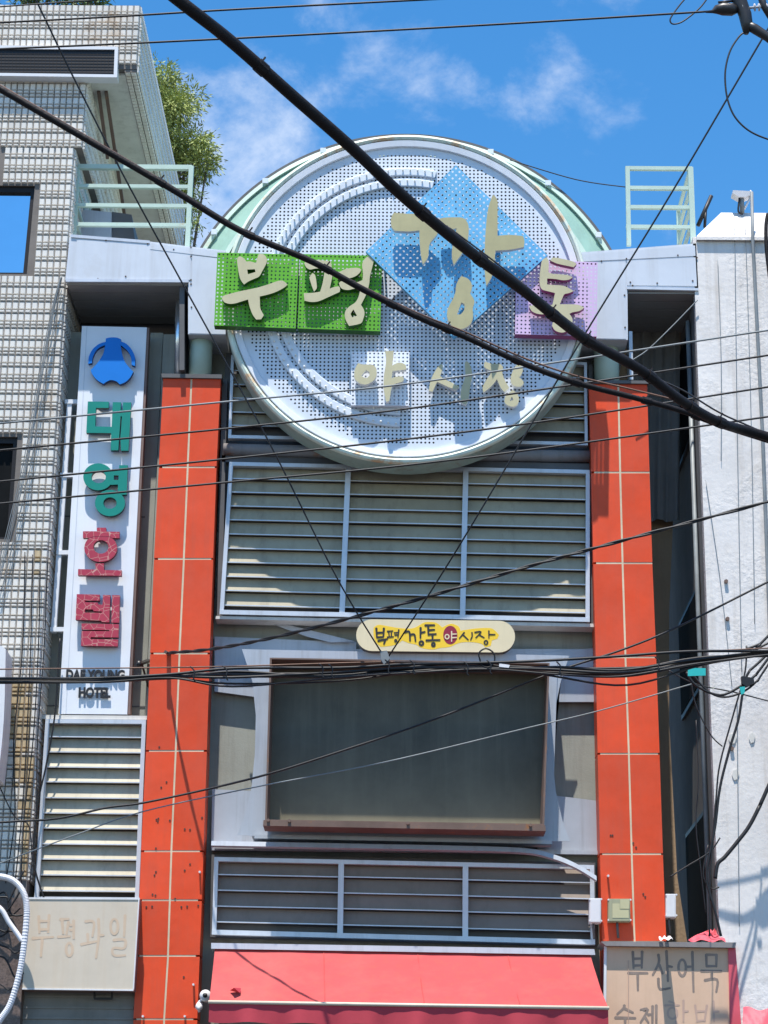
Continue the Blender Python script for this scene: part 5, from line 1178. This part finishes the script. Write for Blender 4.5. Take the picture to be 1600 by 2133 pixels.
# white corrugated conduit, lower corner
wp = thing('corrugated_conduit', 'white corrugated hose curving down beside the faded beige sign', 'conduit', P(20, 2100, -0.6))
hp = smoothpts([(-60, 1822), (0, 1826), (30, 1836), (50, 1862), (56, 1900), (50, 1970), (40, 2030), (22, 2090), (0, 2125), (-30, 2170)], 22, False)
V, Fc = [], []; add_tube(V, Fc, [P(a, b, -0.55) for a, b in hp], [0.027+0.003*(i % 2) for i in range(len(hp))], 10); mesh('hose', V, Fc, MT['whitepipe'], wp)
h2 = smoothpts([(-40, 1870), (0, 1892), (18, 1920), (36, 1945), (46, 1960)], 8, False)
tube('branch', [P(a, b, -0.5) for a, b in h2], 0.024, MT['whitepipe'], wp, 8)
tg = thing('wire_tangle', 'knot of thin black wires behind the white corrugated hose', 'wire', P(20, 1860, -0.3))
for k in range(9):
    y = random.uniform(1840, 2080); pts = [(-40, y+random.uniform(-30, 30)), (5+random.uniform(-10, 10), y+random.uniform(-20, 25)), (25+random.uniform(-8, 8), y+random.uniform(-15, 35)), (46+random.uniform(-6, 6), y+random.uniform(-40, 60))]
    cable('strand', None, pts, -0.25-0.02*k, random.choice((0.006, 0.009)), MT['wire'], parent=tg, ext=False)
# wall cap light at the left edge
prism_c = thing('wall_lamp', 'grey rounded lamp housing jutting in beside the tiles', 'lamp', P(0, 1500, -0.5))
prism('housing', [(-60, 1340), (-6, 1343), (12, 1352), (8, 1500), (-4, 1620), (-60, 1620)], -0.6, 0.35, MT['boxwhite'], prism_c, soft=True)
# anchors beside the hotel sign
ha = thing('line_anchor', 'small dark wire anchor on the wall beside the hotel sign', 'bracket', P(300, 1390, 0.2))
bars('arm', [(P(310, 1376, 0.25), P(291, 1383, -0.05))], 0.03, 0.03, MT['insul'], ha); tube('insulator', [P(289, 1378, -0.05), P(290, 1388, -0.05)], 0.028, MT['insul'], ha)
bars('brace', [(P(309, 1430, 0.25), P(296, 1384, 0.02))], 0.02, 0.02, MT['insul'], ha)
# pole hardware, top corner
ph = thing('pole_hardware', 'dark dead-end clamps and insulators at the end of the sky wire', 'insulator', P(1600, 60, -6))
def hard(pts, r, nm, mat, Y=-6.0, sides=10): 
    V, Fc = [], []; add_tube(V, Fc, [P(a, b, Y) for a, b in pts], r, sides); return mesh(nm, V, Fc, mat, ph, smooth=True)
hard([(1470, 25), (1484, 24), (1492, 20), (1505, 19), (1525, 20), (1535, 20)], [0.008, 0.014, 0.035, 0.05, 0.05, 0.03], 'wedge_clamp', MT['insul'])
hard([(1496, 5), (1527, 2)], 0.01, 'clamp_bar', MT['insul'])
hard([(1532, -30), (1540, 0), (1552, 30), (1556, 52), (1554, 70)], [0.06, 0.055, 0.05, 0.045, 0.02], 'insulator', MT['insul'])
hard([(1545, 20), (1556, 18)], [0.052, 0.02], 'collar', MT['porcelain'])
hard([(1549, 28), (1562, 26)], [0.045, 0.018], 'collar', MT['porcelain'])
hard([(1552, 50), (1572, 60), (1600, 78), (1640, 110)], [0.035, 0.04, 0.035, 0.035], 'crossarm', MT['insul'])
hard([(1580, -30), (1590, 10), (1612, 45)], 0.028, 'strap', MT['insul'])
hard([(1556, 17), (1640, 8)], 0.01, 'rod', MT['porcelain'])
for x in (1571, 1580, 1596): hard([(x, 15.5), (x+2, 15.3)], [0.03, 0.03], 'shed_disc', MT['porcelain'], sides=12)
cable('jumper_loop', 'thin open wire loop in the sky beside the pole clamps', [(1440, -10), (1425, 0), (1403, 28), (1396, 42), (1402, 50), (1420, 46), (1445, 28), (1462, 12), (1475, -6)], -6, 0.006, MT['wire'], 'wire', ext=False)
cable('jumper_loop', 'long curved jumper wire hanging from the pole insulator', [(1553, 66), (1540, 76), (1522, 104), (1512, 140), (1511, 175), (1517, 212), (1532, 245), (1560, 272), (1600, 290), (1660, 305)], -6, 0.007, MT['wire'], 'wire', ext=False)
cable('cable_coil', 'short dark cable hanging at the roof lamp on the stucco cap', [(1600, 445), (1596, 470), (1597, 520), (1604, 580)], -0.5, 0.02, MT['cable'], 'cable', ext=False)
print('objects', len(bpy.data.objects), 'tiles', len(spots), 'sun elev', math.degrees(ELEV))
print('check', [round(v, 3) for v in (xr1, xr2, P(86, 1790, TY).x, xe, X0, RD, zs, P(800, 2133, 0).z, zt)])
